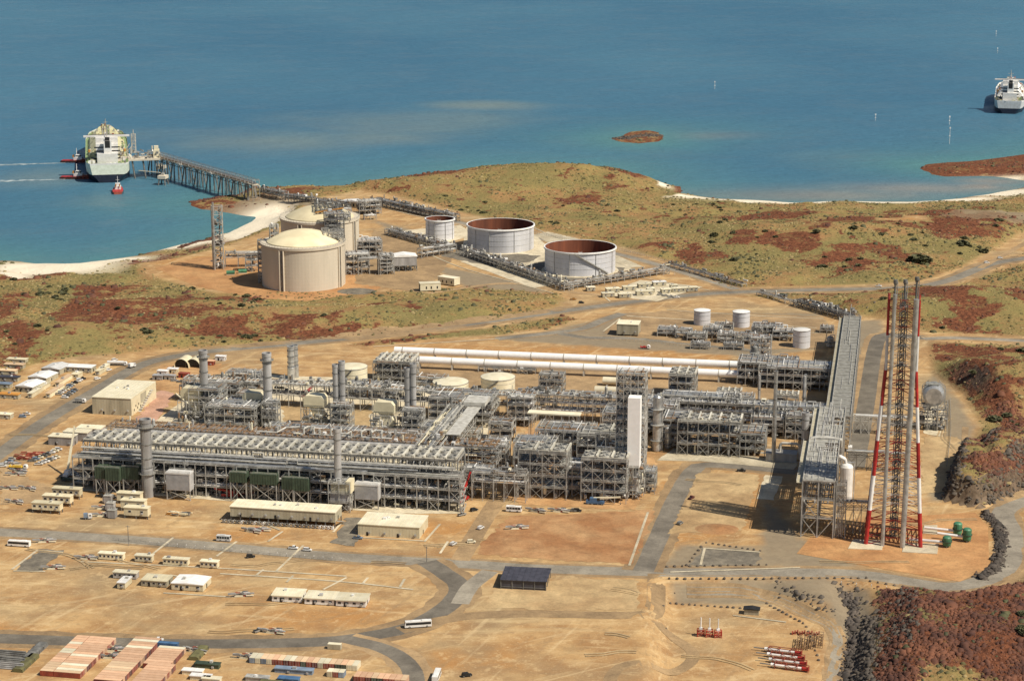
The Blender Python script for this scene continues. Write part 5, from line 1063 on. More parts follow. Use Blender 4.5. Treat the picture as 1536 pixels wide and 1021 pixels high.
# ------------------------------------------------------------------ buildings
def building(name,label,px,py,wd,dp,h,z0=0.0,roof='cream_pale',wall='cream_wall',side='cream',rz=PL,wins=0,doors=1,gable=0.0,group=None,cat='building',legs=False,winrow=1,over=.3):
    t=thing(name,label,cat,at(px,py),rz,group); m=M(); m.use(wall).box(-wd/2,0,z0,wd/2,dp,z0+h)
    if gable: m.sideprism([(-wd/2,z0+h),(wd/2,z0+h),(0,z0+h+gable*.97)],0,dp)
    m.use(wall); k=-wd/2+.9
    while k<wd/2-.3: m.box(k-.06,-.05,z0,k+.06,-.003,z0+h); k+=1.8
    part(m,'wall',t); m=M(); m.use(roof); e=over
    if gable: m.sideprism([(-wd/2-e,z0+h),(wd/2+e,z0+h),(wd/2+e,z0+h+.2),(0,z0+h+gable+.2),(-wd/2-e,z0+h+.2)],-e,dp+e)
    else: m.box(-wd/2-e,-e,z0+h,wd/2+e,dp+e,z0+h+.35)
    k=-wd/2+1.2
    while k<wd/2-.6 and not gable: m.box(k-.05,-e+.05,z0+h+.35,k+.05,dp+e-.05,z0+h+.43); k+=2.4
    part(m,'roof',t); rb=random.Random(int(px*7+py)); rz_=z0+h+(.42 if not gable else gable*.6+.2)
    for k in range(min(4,max(1,int(wd*dp/160)))):
        if wd*dp<30: break
        x,y=rb.uniform(-wd*.3,wd*.3),rb.uniform(dp*.3,dp*.7); m=M(); m.use(rb.choice(['stack_grey','steel_pale','white'])).cbox(x,y,rz_-.3,rb.uniform(.9,1.8),rb.uniform(.9,1.6),rb.uniform(.9,1.4)); part(m,'roof_vent',t)
    for k in range(max(1,int(wd/7))):
        x=-wd/2+wd*(k+.8)/max(1,int(wd/7))-.5; m=M(); m.use('stack_grey').box(x-.5,-.7,z0+h*.25,x+.5,-.06,z0+h*.25+.8); part(m,'air_conditioner',t)
    for r_ in range(winrow):
        for k in range(wins):
            x=-wd/2+wd*(k+.5)/wins; m=M(); zz=z0+h*(.42 if winrow==1 else .2+.45*r_); ww=min(1.5,wd/wins*.5); hh=min(1.1,h*.33); m.use('white').box(x-ww/2-.1,-.08,zz-.12,x+ww/2+.1,-.052,zz+hh+.1); wo=part(m,'window',t); m=M(); m.use('glass').box(x-ww/2,-.1,zz,x+ww/2,-.083,zz+hh); part(m,'pane',wo)
    for k in range(doors):
        x=-wd/2+wd*(k+.27)/max(doors,1); m=M(); m.use('dark').box(x,-.1,z0+.05,x+1.1,-.055,z0+min(2.1,h*.8)); part(m,'door',t)
        m=M(); m.use('dark').box(wd/2+.003,dp*.4,z0+.05,wd/2+.05,dp*.4+1.2,z0+min(2.2,h*.8)); part(m,'door',t)
    if legs:
        m=M(); m.use('steel_dark'); nx=max(2,int(wd/5)); 
        for a in range(nx+1):
            for y in (.4,dp-.4): m.bar((-wd/2+.3+(wd-.6)*a/nx,y,-.2),(-wd/2+.3+(wd-.6)*a/nx,y,z0),.5)
        part(m,'stilts',t)
    return t
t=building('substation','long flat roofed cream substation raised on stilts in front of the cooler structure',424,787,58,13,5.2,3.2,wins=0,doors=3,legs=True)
m=M(); m.use('steel'); rn=random.Random(2)
for k in range(26): x=-33+k*2.4; m.bar((x,-1,.2),(x+1.6,-3.5,2.6),.3); m.bar((x+1.6,-1,.2),(x,-3.5,2.6),.3); m.use(rn.choice(['steel','white','steel_dark','pipe_grey'])).cbox(x+1,-2,0,1.2,1.6,1.6)
part(m,'cable_rack',t); m=M(); m.use('steel_pale')
for z in range(7): m.box(29.3,2+z*1.2,3.2-z*.45,31.3,3+z*1.2,3.35-z*.45)
part(m,'entry_stair',t)
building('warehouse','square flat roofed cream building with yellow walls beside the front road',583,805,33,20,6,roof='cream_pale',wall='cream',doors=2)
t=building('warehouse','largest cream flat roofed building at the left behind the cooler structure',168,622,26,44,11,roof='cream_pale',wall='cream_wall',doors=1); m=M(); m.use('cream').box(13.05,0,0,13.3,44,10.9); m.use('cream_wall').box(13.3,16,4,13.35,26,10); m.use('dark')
for a,b in ((4,2),(7,4),(10,2),(12,4),(15,2)): m.box(13.32,a,b,13.37,a+1.2,b+1.4)
part(m,'side_wall',t); m=M(); m.use('steel_pale')
for k in range(10): m.box(13.6,10+k*2.4,k*.9,15.2,12.6+k*2.4,k*.9+.4)
part(m,'outside_ramp',t)
t=thing('carport','dark roofed open carport standing on the tan pad',"carport",at(785,884),PL+R(3)); m=M(); m.use('navy').sideprism([(-11.5,4.6),(11.5,4.6),(11.5,4.8),(-11.5,4.8)],-.5,19); 
for k in range(9): m.box(-11.4+k*2.7,-.5,4.8,-11.2+k*2.7,19,4.95)
part(m,'roof',t); m=M(); m.use('steel_dark')
for x in (-11,-5.5,0,5.5,11):
    for y in (0,6,12,18.4): m.bar((x,y,0),(x,y,4.6),.35)
for k in range(12): m.bar((-11+k*2,0,1.2),(-9+k*2 if k<11 else 11,0,1.2),.2)
part(m,'post',t); m=M(); m.use('navy').box(-11,.1,.1,-.4,.3,4.4); m.box(.4,.1,.1,11,.3,4.4); part(m,'front_screen',t)
building('substation','pale box building on the corner of the utility road',941,504,16,14,7.5,1.2,wins=0,doors=0,legs=True,roof='cream_pale',wall='cream_wall')
GC='cream site cabins with window rows'
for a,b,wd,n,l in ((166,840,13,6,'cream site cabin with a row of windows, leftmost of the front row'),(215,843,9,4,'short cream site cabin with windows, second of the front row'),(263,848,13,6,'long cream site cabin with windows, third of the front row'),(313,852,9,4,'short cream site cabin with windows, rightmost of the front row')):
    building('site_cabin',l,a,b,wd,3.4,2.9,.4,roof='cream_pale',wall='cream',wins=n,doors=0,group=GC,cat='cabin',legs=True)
WR='white roofed site offices'
building('site_office','broad white gabled office beside the tan roofed cabins',281,886,16,12,3.2,.3,roof='white',wall='cream',wins=3,doors=1,gable=.5,group=WR,cat='site office'); building('site_office','tan roofed office cabin left of the broad white gabled office',231,880,13,9,2.8,.3,roof='cream',wall='cream_wall',wins=5,doors=1,group=WR,cat='site office'); building('site_office','small narrow white roofed cabin pointing away from the camera',182,883,4,9,2.8,.3,roof='white',wall='cream',wins=1,doors=0,group=WR,cat='site office',rz=PL); building('site_office','thin cabin row with grey windows behind the tan roofed cabin',187,868,12,4,2.8,.3,roof='cream_pale',wall='stack_grey',wins=5,doors=0,group=WR,cat='site office')
for a,b,l in ((430,903,'white office cabin with tan roof, left of three in a row'),(479,907,'white office cabin with tan roof, middle of three in a row'),(526,910,'white office cabin with tan roof, right of three in a row')): building('site_office',l,a,b,14.3,10,2.8,.3,roof='salmon_pale' if 0 else 'cream_pale',wall='white',wins=4,doors=1,group=WR,cat='site office',over=.5,rz=PL+R(3))
HR=PL+R(2)
for a,b,wd,dp,l in ((36,588,13,17,'nearest white roofed hall in the row at the left edge'),(56,574,14,16,'second nearest white roofed hall in the row at the left edge'),(76,561,14,16,'third white roofed hall in the row at the left edge')): building('site_hall',l,a,b,wd,dp,3.6,roof='white',wall='cream_wall',wins=4,doors=1,gable=1.2,group='white roofed halls by the left road',cat='hall',rz=HR-R(8))
building('site_hall','long white roofed hall at the back of the row by the left road',106,558,30,9,3.6,roof='white',wall='cream_wall',wins=8,doors=1,gable=.01,group='white roofed halls by the left road',cat='hall',rz=PL)
for i,(a,b,wd,dp) in enumerate(((45,597,3,16),(58,588,3,16),(72,597,3,24),(86,580,3,22),(146,563,3,12),(152,558,3,12),(112,568,5,8))): building('store_cabin',['narrow cream cabin beside the nearest white hall','narrow cream cabin beside the second white hall','long pink topped cabin at the left vehicle yard','long tan cabin between the halls and the vehicle yard','narrow tan cabin by the road below the tanker truck','narrow cream cabin nearest the road below the tanker truck','small tan cabin in front of the long white hall'][i],a,b,wd,dp,2.8,.2,roof=['cream_pale','cream','salmon_pale','salmon_pale','cream','cream_pale','cream'][i],wall='cream',wins=1,doors=0,group='narrow cabins by the white halls',cat='cabin')
for i,(a,b,c) in enumerate(((12,572,'navy'),(8,562,'salmon_pale'),(20,553,'salmon_pale'),(24,545,'cream'),(0,582,'blue_grey'),(12,598,'orange'),(0,628,'cream_pale'))): building('store_cabin',['dark blue roofed store at the far left edge','pink roofed store above the dark blue roofed one','pink roofed store near the red rocks at the left edge','cream roofed store nearest the red rocks at the left edge','blue grey store cut by the left edge of the picture','orange store at the left edge below the halls','cream cabin alone at the left edge by the big road'][i],a,b,14,5,2.8,roof=c,wall='cream_wall',wins=2,doors=0,group='stores at the left edge',cat='store')
for a,b,l in ((136,600+81,'grey walled shed, farthest of three beside the cooler structure'),(117,668+8,'grey walled shed, middle one of three beside the cooler structure'),(90,667,'grey walled shed, nearest of three beside the cooler structure')):
    q={136:(133,655),117:(113,661),90:(91,668)}[a]; building('grey_shed',l,q[0],q[1],15.5,8,5.2,roof='cream_pale',wall='blue_grey' if 0 else 'stack_grey',wins=0,doors=1,group='grey sheds beside the cooler structure',cat='shed')
for a,b,l in ((272,552,'left of two cream arched shelters with dark open ends'),(289,552,'right of two cream arched shelters with dark open ends')):
    t=thing('arched_shelter',l,'shelter',at(a,b),PL,'cream arched shelters'); m=M(); m.use('cream'); pr=[(5.2*math.cos(math.pi*k/14),5.2*math.sin(math.pi*k/14)+1.2) for k in range(15)]; vs=[(x,0,z) for x,z in pr]+[(x,13,z) for x,z in pr]; m.add(vs,[(k,k+1,16+k,15+k) for k in range(14)]); m.box(-5.3,0,0,-5.1,13,1.3); m.box(5.1,0,0,5.3,13,1.3); part(m,'fabric_roof',t); m=M(); m.use('dark').add([(x*.97,2,z) for x,z in pr],[tuple(range(15))]); part(m,'interior_shade',t)  # black sheet across the arch stands in for the shade inside
for i,(a,b) in enumerate(((243,563),(258,560),(236,570),(254,570),(275,567),(330,541),(313,548))): building('store_cabin',['white site box left of the arched shelters','white site box below the left arched shelter','small grey site box at the left of the shelter yard','grey site box in the middle of the shelter yard','red site box below the arched shelters','white site box right of the leftmost plant stack','pink site box just right of the arched shelters'][i],a,b,7,4,3,roof=['white','white','stack_grey','stack_grey','red_dull','white','salmon'][i],wall=['white','cream','stack_grey','steel','red_dull','white','red_dull'][i],wins=0,doors=1,group='site boxes by the arched shelters',cat='site box')
# camp beside the tank farm
for i,(a,b,wd) in enumerate(((920,439,11),(945,436,11),(967,432,10),(990,429,11),(913,446,10),(938,447,10),(968,443,14),(1028,438,22),(1000,440,8),(887,437,7),(977,439,6),(1012,434,6))): building('camp_cabin','cream camp cabin by the tank farm '+['at the back left corner','second from left in the back row','third from left in the back row','with the white roof at the back right','at the front left corner','in the front row centre left','in the front row centre','longest and rightmost with many windows','beside the dark vehicles','small and far left by the pipe rack','tiny one between the two rows','small one just left of the longest cabin'][i],a,b,wd,5,3,.3,roof='white' if i==3 else 'cream_pale',wall='cream_wall',side='cream',wins=6 if i==7 else 2,doors=0,group='cream cabins of the tank farm camp',cat='cabin',rz=R(14))
# containers of electrical gear
for i,(a,b) in enumerate(((69,770),(85,759),(99,748))): building('generator_box','yellow cream generator box on legs, '+['nearest of the left three','middle of the left three','farthest of the left three'][i],a,b,16,4.6,3.6,2.0,roof='cream',wall='cream',wins=5,doors=0,group='generator boxes by the front road',cat='generator',legs=True)
for i,(a,b) in enumerate(((204,778),(199,767),(193,756))): building('generator_box','yellow cream generator box with round vents, '+['nearest of the right three','middle of the right three','farthest of the right three'][i],a,b,13.5,4.6,4.2,1.8,roof='cream',wall='cream',wins=2,doors=0,group='generator boxes by the front road',cat='generator',legs=True)
for i,(a,b) in enumerate(((167,778),(165,767),(161,756))):
    t=thing('transformer','grey transformer with cooling fins left of the right generator boxes, '+['nearest','middle','farthest'][i],'transformer',at(a,b),PL,'grey transformers'); m=M(); m.use('stack_grey').cbox(0,2,.4,4,3.6,4.2); m.use('steel_pale').cbox(0,2,4.6,4.4,4,.3); part(m,'tank',t); m=M(); m.use('stack_grey')
    for k in range(7): m.box(-2.9,.4+k*.5,1,-2.0,.6+k*.5,4)
    part(m,'cooling_fin',t); m=M(); m.use('steel_dark')
    for x in (-1,0,1): m.tube((x,2,4.9),(x,2,6.2),.2,6)
    part(m,'bushing',t)
# ------------------------------------------------------------------ shipping containers
CM={}
def container_mesh(L,mt,top):
    k=(L,mt,top)
    if k in CM: return CM[k]
    m=M(); m.use(mt).box(-L/2,0,.1,L/2,2.44,2.5); x=-L/2+.3
    while x<L/2-.3: m.box(x,-.04,.25,x+.16,-.002,2.4); x+=.42
    m.use(top).box(-L/2,.0,2.5,L/2,2.44,2.6); d=M(); d.use(mt); 
    for y in (.1,1.25): d.box(L/2+.003,y,.25,L/2+.05,y+1.05,2.42)
    d.use('steel')
    for y in (.45,.85,1.6,2.0): d.bar((L/2+.08,y,.3),(L/2+.08,y,2.4),.06)
    CM[k]=(m.mesh('container_body'),d.mesh('door')); return CM[k]
ORD=['first','second','third','fourth','fifth','sixth','seventh','eighth','ninth','tenth','eleventh','twelfth','thirteenth','fourteenth','fifteenth','sixteenth','seventeenth','eighteenth','nineteenth','twentieth','twenty-first','twenty-second','twenty-third','twenty-fourth']
def container(label,loc,L,mt,top,rz,group):
    b,d=container_mesh(L,mt,top); t=thing('shipping_container',label,'container',loc,rz,group); part(b,'container_body',t); part(d,'door',t)
rn=random.Random(12); TN={'salmon':'orange pink','salmon_pale':'pale peach','cream_pale':'cream','red_dull':'red','cream':'tan','white':'white','blue_grey':'blue grey','maroon':'dark maroon','red':'bright red'}
def block(a,b,rows,cols,name,first):
    p=at(a,b)
    for r_ in range(rows):
        if r_%4==0: tpr=rn.choice(['salmon','salmon_pale','salmon','salmon_pale','salmon'])
        x=0
        for c,L in enumerate(cols):
            mt_=first if r_==0 else rn.choice(['red_dull','maroon','red_dull','salmon']); tp=tpr if rn.random()<.93 else 'cream_pale'
            q=Vector((x+L/2,r_*2.62,0)); x+=L+.25; loc=Vector((p.x+q.x*math.cos(PL)-q.y*math.sin(PL),p.y+q.x*math.sin(PL)+q.y*math.cos(PL),G0+.02))
            container(f'{TN[tp]} container in the {name}, {ORD[r_]} row from front{"" if len(cols)==1 else ", "+("left" if c==0 else "right")}',loc,L,mt_,tp,PL,'containers in the '+name)
block(60,1013,16,[6.06,12.19],'leftmost container block','red_dull'); block(141,1026,19,[12.19],'middle container block','maroon'); block(198,1029,8,[12.19],'right container block, front part','red'); block(215,1002,8,[12.19],'right container block, rear part','red_dull')
def rowc(a,b,n,L,name,cols,tops,gap=2.6,labs='left'):
    p=at(a,b)
    for k in range(n):
        loc=Vector((p.x+k*gap*math.cos(PL),p.y+k*gap*math.sin(PL),G0+.02)); mt_=cols[k%len(cols)]; tp=tops[k%len(tops)]
        container(f'{TN.get(tp,tp)} container end on in the {name}, {ORD[k]} from left',loc,L,mt_,tp,PL-math.pi/2,'containers in the '+name)
rowc(377,990,19,6.06,'long colourful row',['blue_grey','cream_pale','blue_grey','cream_pale','red_dull','red_dull','maroon','red_dull','red_dull','green','red_dull','maroon','cream_pale','red_dull','red_dull','green','green','cream_pale','cream_pale'],['cream_pale','cream_pale','salmon_pale','salmon_pale','salmon','salmon_pale'])
rowc(533,1018,9,6.06,'short right row',['red_dull','red_dull','maroon','green','green','red_dull','red_dull','salmon','salmon'],['salmon','salmon','salmon','salmon_pale','salmon']); rowc(492,1012,3,4,'cream topped trio by the short row',['cream','red_dull','blue_grey'],['cream_pale'])
container('blue roofed container behind the right container block',at(247,972),12.19,'blue','blue',PL,'odd containers in the bottom yard'); container('cream container alone behind the long colourful row',at(501,974),6.06,'cream_wall','cream_pale',PL,'odd containers in the bottom yard')
for i,(a,b,L,c) in enumerate(((288,1012,9,'white'),(300,1020,9,'white'),(316,1024,8,'cream_pale'),(310,1002,11,'green'),(440,1010,17,'blue_grey'),(432,1024,9,'blue'),(385,1022,10,'steel'),(405,1030,9,'olive'))): building('yard_store',['white flat store at the bottom yard, farther one','white flat store at the bottom yard, nearer one','cream flat store at the very bottom edge','thin dark green store behind the white flat ones','long blue grey pipe cover below the colourful row','dark blue pile near the bottom edge','grey rack at the bottom edge left of the blue pile','olive pile at the bottom edge'][i],a,b,L,3,1.8,roof=c,wall=c if c!='white' else 'cream',wins=0,doors=0,group='stores of the bottom yard',cat='store')
for i,(a,b) in enumerate(((12,985),(10,995),(8,1003))):
    t=thing('pipe_stack','bundle of dark pipes at the bottom left edge, '+['farthest','middle','nearest'][i],'pipe stack',at(a,b),PL,'dark pipe bundles'); m=M(); m.use(['steel_dark','steel_dark','pipe_grey'][i])
    for k in range(4):
        for j in range(4-k): m.tube((-8,j*.9+k*.45,.4+k*.7),(8,j*.9+k*.45,.4+k*.7),.4,8)
    part(m,'pipe',t); m=M(); m.use('cream_wall'); m.box(-6,-.4,-.02,-5.5,4,.06); m.box(5.5,-.4,-.02,6,4,.06); part(m,'batten',t)
for i,(a,b,c) in enumerate(((40,990,'steel_dark'),(26,1008,'olive'),(290,990,'olive'))):
    t=thing('material_stack',['dark covered stack left of the leftmost container block','olive green covered stack at the bottom left','olive covered stack right of the container blocks'][i],'material stack',at(a,b),PL,'covered stacks in the bottom yard'); m=M(); m.use(c).sideprism([(-2.5,0),(2.5,0),(2.3,1.4),(1.4,1.8),(-1.4,1.8),(-2.3,1.4)],0,18 if i<2 else 14); part(m,'cover',t); m=M(); m.use('steel_dark')
    for y in (2,8,13): m.bar((-2.6,y,.3),(-2.6,y,1.5),.2); m.bar((2.6,y,.3),(2.6,y,1.5),.2)
    part(m,'strap_post',t)
# ------------------------------------------------------------------ vehicles
def wheel():
    m=M(); m.use('rubber').tube((0,-.12,0),(0,.12,0),.36,12); m.use('steel').tube((0,-.13,0),(0,.13,0),.18,8); return m.mesh('wheel')
def wheel_big():
    m=M(); m.use('rubber').tube((0,-.17,0),(0,.17,0),.52,14); m.use('steel').tube((0,-.18,0),(0,.18,0),.26,10); return m.mesh('wheel')
WM=wheel();WB=wheel_big(); CAR={}
def carmesh(c,kind):
    if (c,kind) in CAR: return CAR[(c,kind)]
    m=M(); m.use(c)
    if kind=='ute':
        m.sideprism([(-2.5,.45),(2.5,.45),(2.5,.95),(1.3,1.1),(-2.5,1.1)],-.92,.92); m.sideprism([(-.5,1.1),(1.35,1.1),(.75,1.82),(-.4,1.82)],-.82,.82)
        g=M(); g.use('glass').sideprism([(-.42,1.15),(1.25,1.15),(.72,1.7),(-.34,1.7)],-.835,.835); g.add([(1.4,-.74,1.14),(1.4,.74,1.14),(.83,.7,1.78),(.83,-.7,1.78)],[(0,1,2,3)]); m.use('dark').box(-2.4,-.8,1.1,-.55,.8,1.16)
    else:
        m.sideprism([(-2.2,.4),(2.3,.4),(2.3,.9),(1.3,1.05),(-2.2,1.15)],-.9,.9); m.sideprism([(-2.1,1.1),(1.25,1.1),(.6,1.85),(-1.9,1.85)],-.8,.8)
        g=M(); g.use('glass').sideprism([(-1.95,1.2),(1.1,1.2),(.55,1.72),(-1.8,1.72)],-.815,.815); g.add([(1.32,-.7,1.12),(1.32,.7,1.12),(.7,.66,1.8),(.7,-.66,1.8)],[(0,1,2,3)])
    CAR[(c,kind)]=(m.mesh('body'),g.mesh('window')); return CAR[(c,kind)]
def car(label,px,py,c,kind,rz,group):
    b,g=carmesh(c,kind); t=thing('parked_car' if group else 'car',label,'car',at(px,py)+Vector((0,0,.09)),rz,group); part(b,'body',t); part(g,'window',t)
    for x in (-1.5,1.5):
        for y in (-.82,.82): part(WM,'wheel',t,loc=(x,y,.36))
def bus(label,px,py,L,rz):
    t=thing('bus',label,'bus',at(px,py)+Vector((0,0,.1)),rz,'white buses'); m=M(); m.use('white').sideprism([(-L/2,.45),(L/2,.45),(L/2,1.6),(L/2-.35,3.1),(-L/2,3.2)],-1.25,1.25); part(m,'body',t); m=M(); m.use('glass'); n=int(L/1.5)
    m.box(-L/2+.3,-1.28,1.55,L/2-.5,-1.253,2.75); m.box(-L/2+.3,1.253,1.55,L/2-.5,1.28,2.75); m.add([(L/2+.02,-1.1,1.5),(L/2+.02,1.1,1.5),(L/2-.3,1.1,2.95),(L/2-.3,-1.1,2.95)],[(0,1,2,3)]); m.use('white')
    for k in range(1,n): x=-L/2+.3+k*(L-.8)/n; m.box(x-.06,-1.29,1.5,x+.06,-1.281,2.8)
    part(m,'window_band',t); m=M(); m.use('white').box(-L/2+2,-.8,3.2,-L/2+4.5,.8,3.45); m.box(L/2-4,-.6,3.15,L/2-3,.6,3.3); part(m,'roof_unit',t)
    for x in (-L/2+2.2,L/2-2.2):
        for y in (-1.1,1.1): part(WB,'wheel',t,loc=(x,y,.5))
bus('large white bus driving on the dirt road bend at the bottom middle',627,940,12.5,R(190)); bus('large white bus standing at the left end of the front road',29,819,12,PL+math.pi); bus('smaller white bus on the front road below the substation',336,811,7.5,PL); bus('white bus parked behind the red earth pad',771,767,8.5,PL); bus('white bus seen end on at the bottom edge',655,1018,11,R(83))
def truck(label,px,py,rz,load,lc,L=8):
    t=thing('truck',label,'truck',at(px,py)+Vector((0,0,.1)),rz,'trucks on the site'); m=M(); m.use('white').sideprism([(L/2-2,.7),(L/2,.7),(L/2,1.8),(L/2-.5,2.8),(L/2-2,2.8)],-1.2,1.2); part(m,'cab',t); m=M(); m.use('glass').add([(L/2+.02,-1,1.75),(L/2+.02,1,1.75),(L/2-.45,1,2.7),(L/2-.45,-1,2.7)],[(0,1,2,3)]); m.box(L/2-1.5,-1.22,1.8,L/2-.5,-1.203,2.5); part(m,'window',t); m=M(); m.use('steel_dark').box(-L/2,-1,.7,L/2-2,1,1.1); part(m,'chassis',t); m=M(); m.use(lc)
    if load=='tank': m.tube((-L/2,0,2.2),(L/2-2.4,0,2.2),1.15,14)
    elif load=='box': m.box(-L/2,-1.2,1.1,L/2-2.3,1.2,3.2)
    else: m.box(-L/2,-1.2,1.1,L/2-2.3,1.2,1.35); m.box(-L/2,-1.2,1.35,-L/2+.15,1.2,2.2); m.box(-L/2+2,-.9,1.35,L/2-3.5,.9,2.0)
    part(m,'load_body',t)
    for x in (-L/2+1,-L/2+2.3,L/2-1.2):
        for y in (-1,1): part(WB,'wheel',t,loc=(x,y,.5))
truck('long white tanker truck beside the road at the far left corner',176,548,PL+.1,'tank','white',14); truck('white box truck parked near the arched shelters and road',198,551,R(60),'box','white',6); truck('white van truck on the right grey road',1447,706,R(70),'box','white',6); truck('white truck standing near the right rack on the grey road',1275,676,R(80),'box','white',7)
truck('yellow loaded flatbed truck in the left yard',28,703,PL,'flat','yellow',11); truck('dark loaded flatbed truck at the left foot of the cooler structure',108,722,PL-.1,'flat','green',13); truck('grey loaded flatbed truck next to the dark flatbed truck',122,727,PL-.15,'flat','steel',10); truck('small dark truck behind the transformers in the front yard',132,778,R(10),'box','blue_grey',4.5); truck('cream truck by the largest cream building',121,604,PL,'box','steel',7); truck('green truck on the far road below the tank farm',1172,446,R(150),'box','green',7); truck('red truck standing in front of the utility area',968,520+3,PL,'flat','red',7)
GCAR='cars parked around the site'; rn=random.Random(44)
CARS=[(440,823,'white','ute',0,'white utility driving on the front road, the left of two'),(461,826,'white','suv',0,'white car driving on the front road, the right of two'),(537,808,'blue_grey','ute',0,'silver utility at the left corner of the yellow walled building'),(721,793,'white','suv',1.2,'white car on the dirt lane beside the red pad'),(680,817,'white','suv',1.2,'white car at the lower end of the dirt lane'),(707,814,'cream_pale','suv',.3,'cream car at the left edge of the red pad'),
 (711,766,'dark','suv',.8,'dark car at the end of the pale kerb near the stair tower'),(693,773,'steel','ute',.8,'grey utility by the right corner of the cooler structure'),(237,961,'white','ute',.2,'white utility parked behind the blue roofed container'),(388,947,'steel','ute',.9,'grey car in the middle of the sandy yard'),(700,1014,'dark','suv',.5,'dark car in the sand at the bottom edge'),(866,767,'dark','suv',.1,'dark car in front of the fan towers, left of two'),(858,767,'steel_dark','ute',.1,'dark utility in front of the fan towers, right of two'),
 (40,622,'white','ute',.1,'white car alone in the left yard, left of the pair'),(34,626,'blue_grey','suv',.1,'grey blue car alone in the left yard, right of the pair'),(172,541,'white','suv',1.0,'white minibus by the left road, farthest of the three'),(163,556,'white','suv',1.0,'white minibus by the left road, middle of the three'),(146,569,'white','suv',1.0,'white minibus by the left road, nearest of the three'),(1500,388,'white','suv',.4,'white car far off on the winding right road'),(1318,430,'white','ute',0,'white car far off on the straight road behind the flare tower'),(1480,395,'white','suv',.4,'dusty white car on the winding right road bend'),
 (376,836,'dark','suv',.4,'dark car in the striped yard'),(860,450,'orange','ute',.4,'orange machine on the track below the tank racks'),(872,455,'dark','suv',.3,'dark car on the track below the tank racks'),(1037,748,'maroon','ute',1.2,'dark red utility at the right of the paved side road'),(1020,786,'steel_dark','suv',1.2,'dark car on the side road near the red pad'),(1112,707,'dark','ute',0,'dark car on the back road near the compressor house')]
for a,b,c,k,dr,l in CARS: car(l,a,b,c,k,PL+dr,None)
def carrow(x0,y0,x1,y1,n,name,cs_,dr):
    for k in range(n):
        f=k/max(n-1,1); c=rn.choice(cs_); kd=rn.choice(['ute','suv','ute']); nm={'white':'white','blue_grey':'blue grey','steel':'silver grey','steel_dark':'dark grey','cream_pale':'cream','red_dull':'red','dark':'black','green':'green'}[c]
        car(f'{nm} {"utility" if kd=="ute" else "car"} in the {name}, {ORD[k]} from near end',x0+(x1-x0)*f+rn.uniform(-.5,.5),y0+(y1-y0)*f,c,kd,PL+dr+rn.uniform(-.08,.08),'cars in the '+name)
cs4=['white','white','blue_grey','steel','cream_pale','steel_dark']
carrow(88,592,108,578,7,'left yard vehicle cluster',cs4,.1); carrow(97,597,112,586,5,'second left yard vehicle cluster',cs4,.1); carrow(48,692,88,675,8,'row left of the grey sheds',cs4,.2); carrow(58,697,84,687,6,'nearer row by the grey sheds',cs4,.2); carrow(4,700,18,690,4,'left edge machine row',cs4,.3); carrow(96,715,126,709,5,'group at the cooler structure foot',cs4,.2)
carrow(262,572,300,578,5,'shelter yard vehicle line',['white','steel','red_dull','steel_dark'],.2); carrow(150,745,178,748,4,'group below the green enclosures',['white','steel','dark'],.1); carrow(990,443,1015,447,4,'camp vehicle line',['dark','white','steel'],.3); carrow(112,575,124,569,4,'group before the long white hall',['dark','steel_dark','white'],.4)
# ------------------------------------------------------------------ machines, cranes, loose gear
def crane(label,px,py,c,L,el,az,base=2.4,group='mobile cranes'):
    t=thing('mobile_crane',label,'crane',at(px,py),az,group); m=M(); m.use(c).box(-5,-1.4,.8,5,1.4,2.2); m.box(-3,-1.3,2.2,1,1.3,3.8); part(m,'carrier',t); m=M(); m.use('cream_pale' if c!='red' else c); e=Vector((math.cos(el)*L,0,math.sin(el)*L)); b=Vector((-1,0,3.4)); m.bar(b,b+e*.55,1.1); m.bar(b+e*.5,b+e,.75); part(m,'boom',t); m=M(); m.use('glass').box(1.05,-1.2,2.4,2.6,0,3.9); part(m,'cab',t); m=M(); m.use('steel_dark').bar(b+e,b+e-Vector((0,0,L*.25)),.12); m.cbox(*(b+e-Vector((0,0,L*.25+.5))),.5,.5,.8); part(m,'hook',t)
    for x in (-3.8,-1.6,1.6,3.8):
        for y in (-1.2,1.2): part(WB,'wheel',t,loc=(x,y,.52))
crane('mobile crane with long cream boom at the left end of the cooler structure',103,713,'white',26,R(62),R(78)); crane('red mobile crane with low boom beside the substation',370,742,'red',16,R(14),PL+R(8)); crane('red folded crane at the foot of the cooler structure corner',694,752,'red',15,R(50),R(60)); crane('pale telescopic crane near the leftmost turbine',285,617,'cream_pale',14,R(30),R(150)); crane('red machine with low boom left of the substation',346,745,'red',10,R(8),PL+R(190)); crane('crane with cream boom between the two fan towers',862,722,'orange',12,R(20),R(20)); crane('red crane in the process area behind the rack',462,594,'red',10,R(35),R(20)); crane('blue boom lift at the foot of the right fan tower',893,756,'blue',15,R(6),PL)
def scatter_gear(name,cat,labels,spots,mk,group):
    for (a,b),l in zip(spots,labels): t=thing(name,l,cat,at(a,b),PL+random.uniform(-.3,.3),group); mk(t)
def scaff(c,n,s):
    def f(t):
        m=M(); rn=random.Random(n)
        for k in range(n): m.use(rn.choice(c)); x,y=rn.uniform(-s,s),rn.uniform(-s*.5,s*.5); L=rn.uniform(1.5,s); z=rn.uniform(0,1.5); m.box(x,y,z,x+L,y+rn.uniform(.3,1),z+rn.uniform(.2,.8))
        part(m,'loose_steel',t)
        m=M(); m.use('cream_wall'); m.box(-s,-s*.4,-.02,s,-s*.4+.3,.1); m.box(-s,s*.4,-.02,s,s*.4+.3,.1); part(m,'timber_bearer',t)
    return f
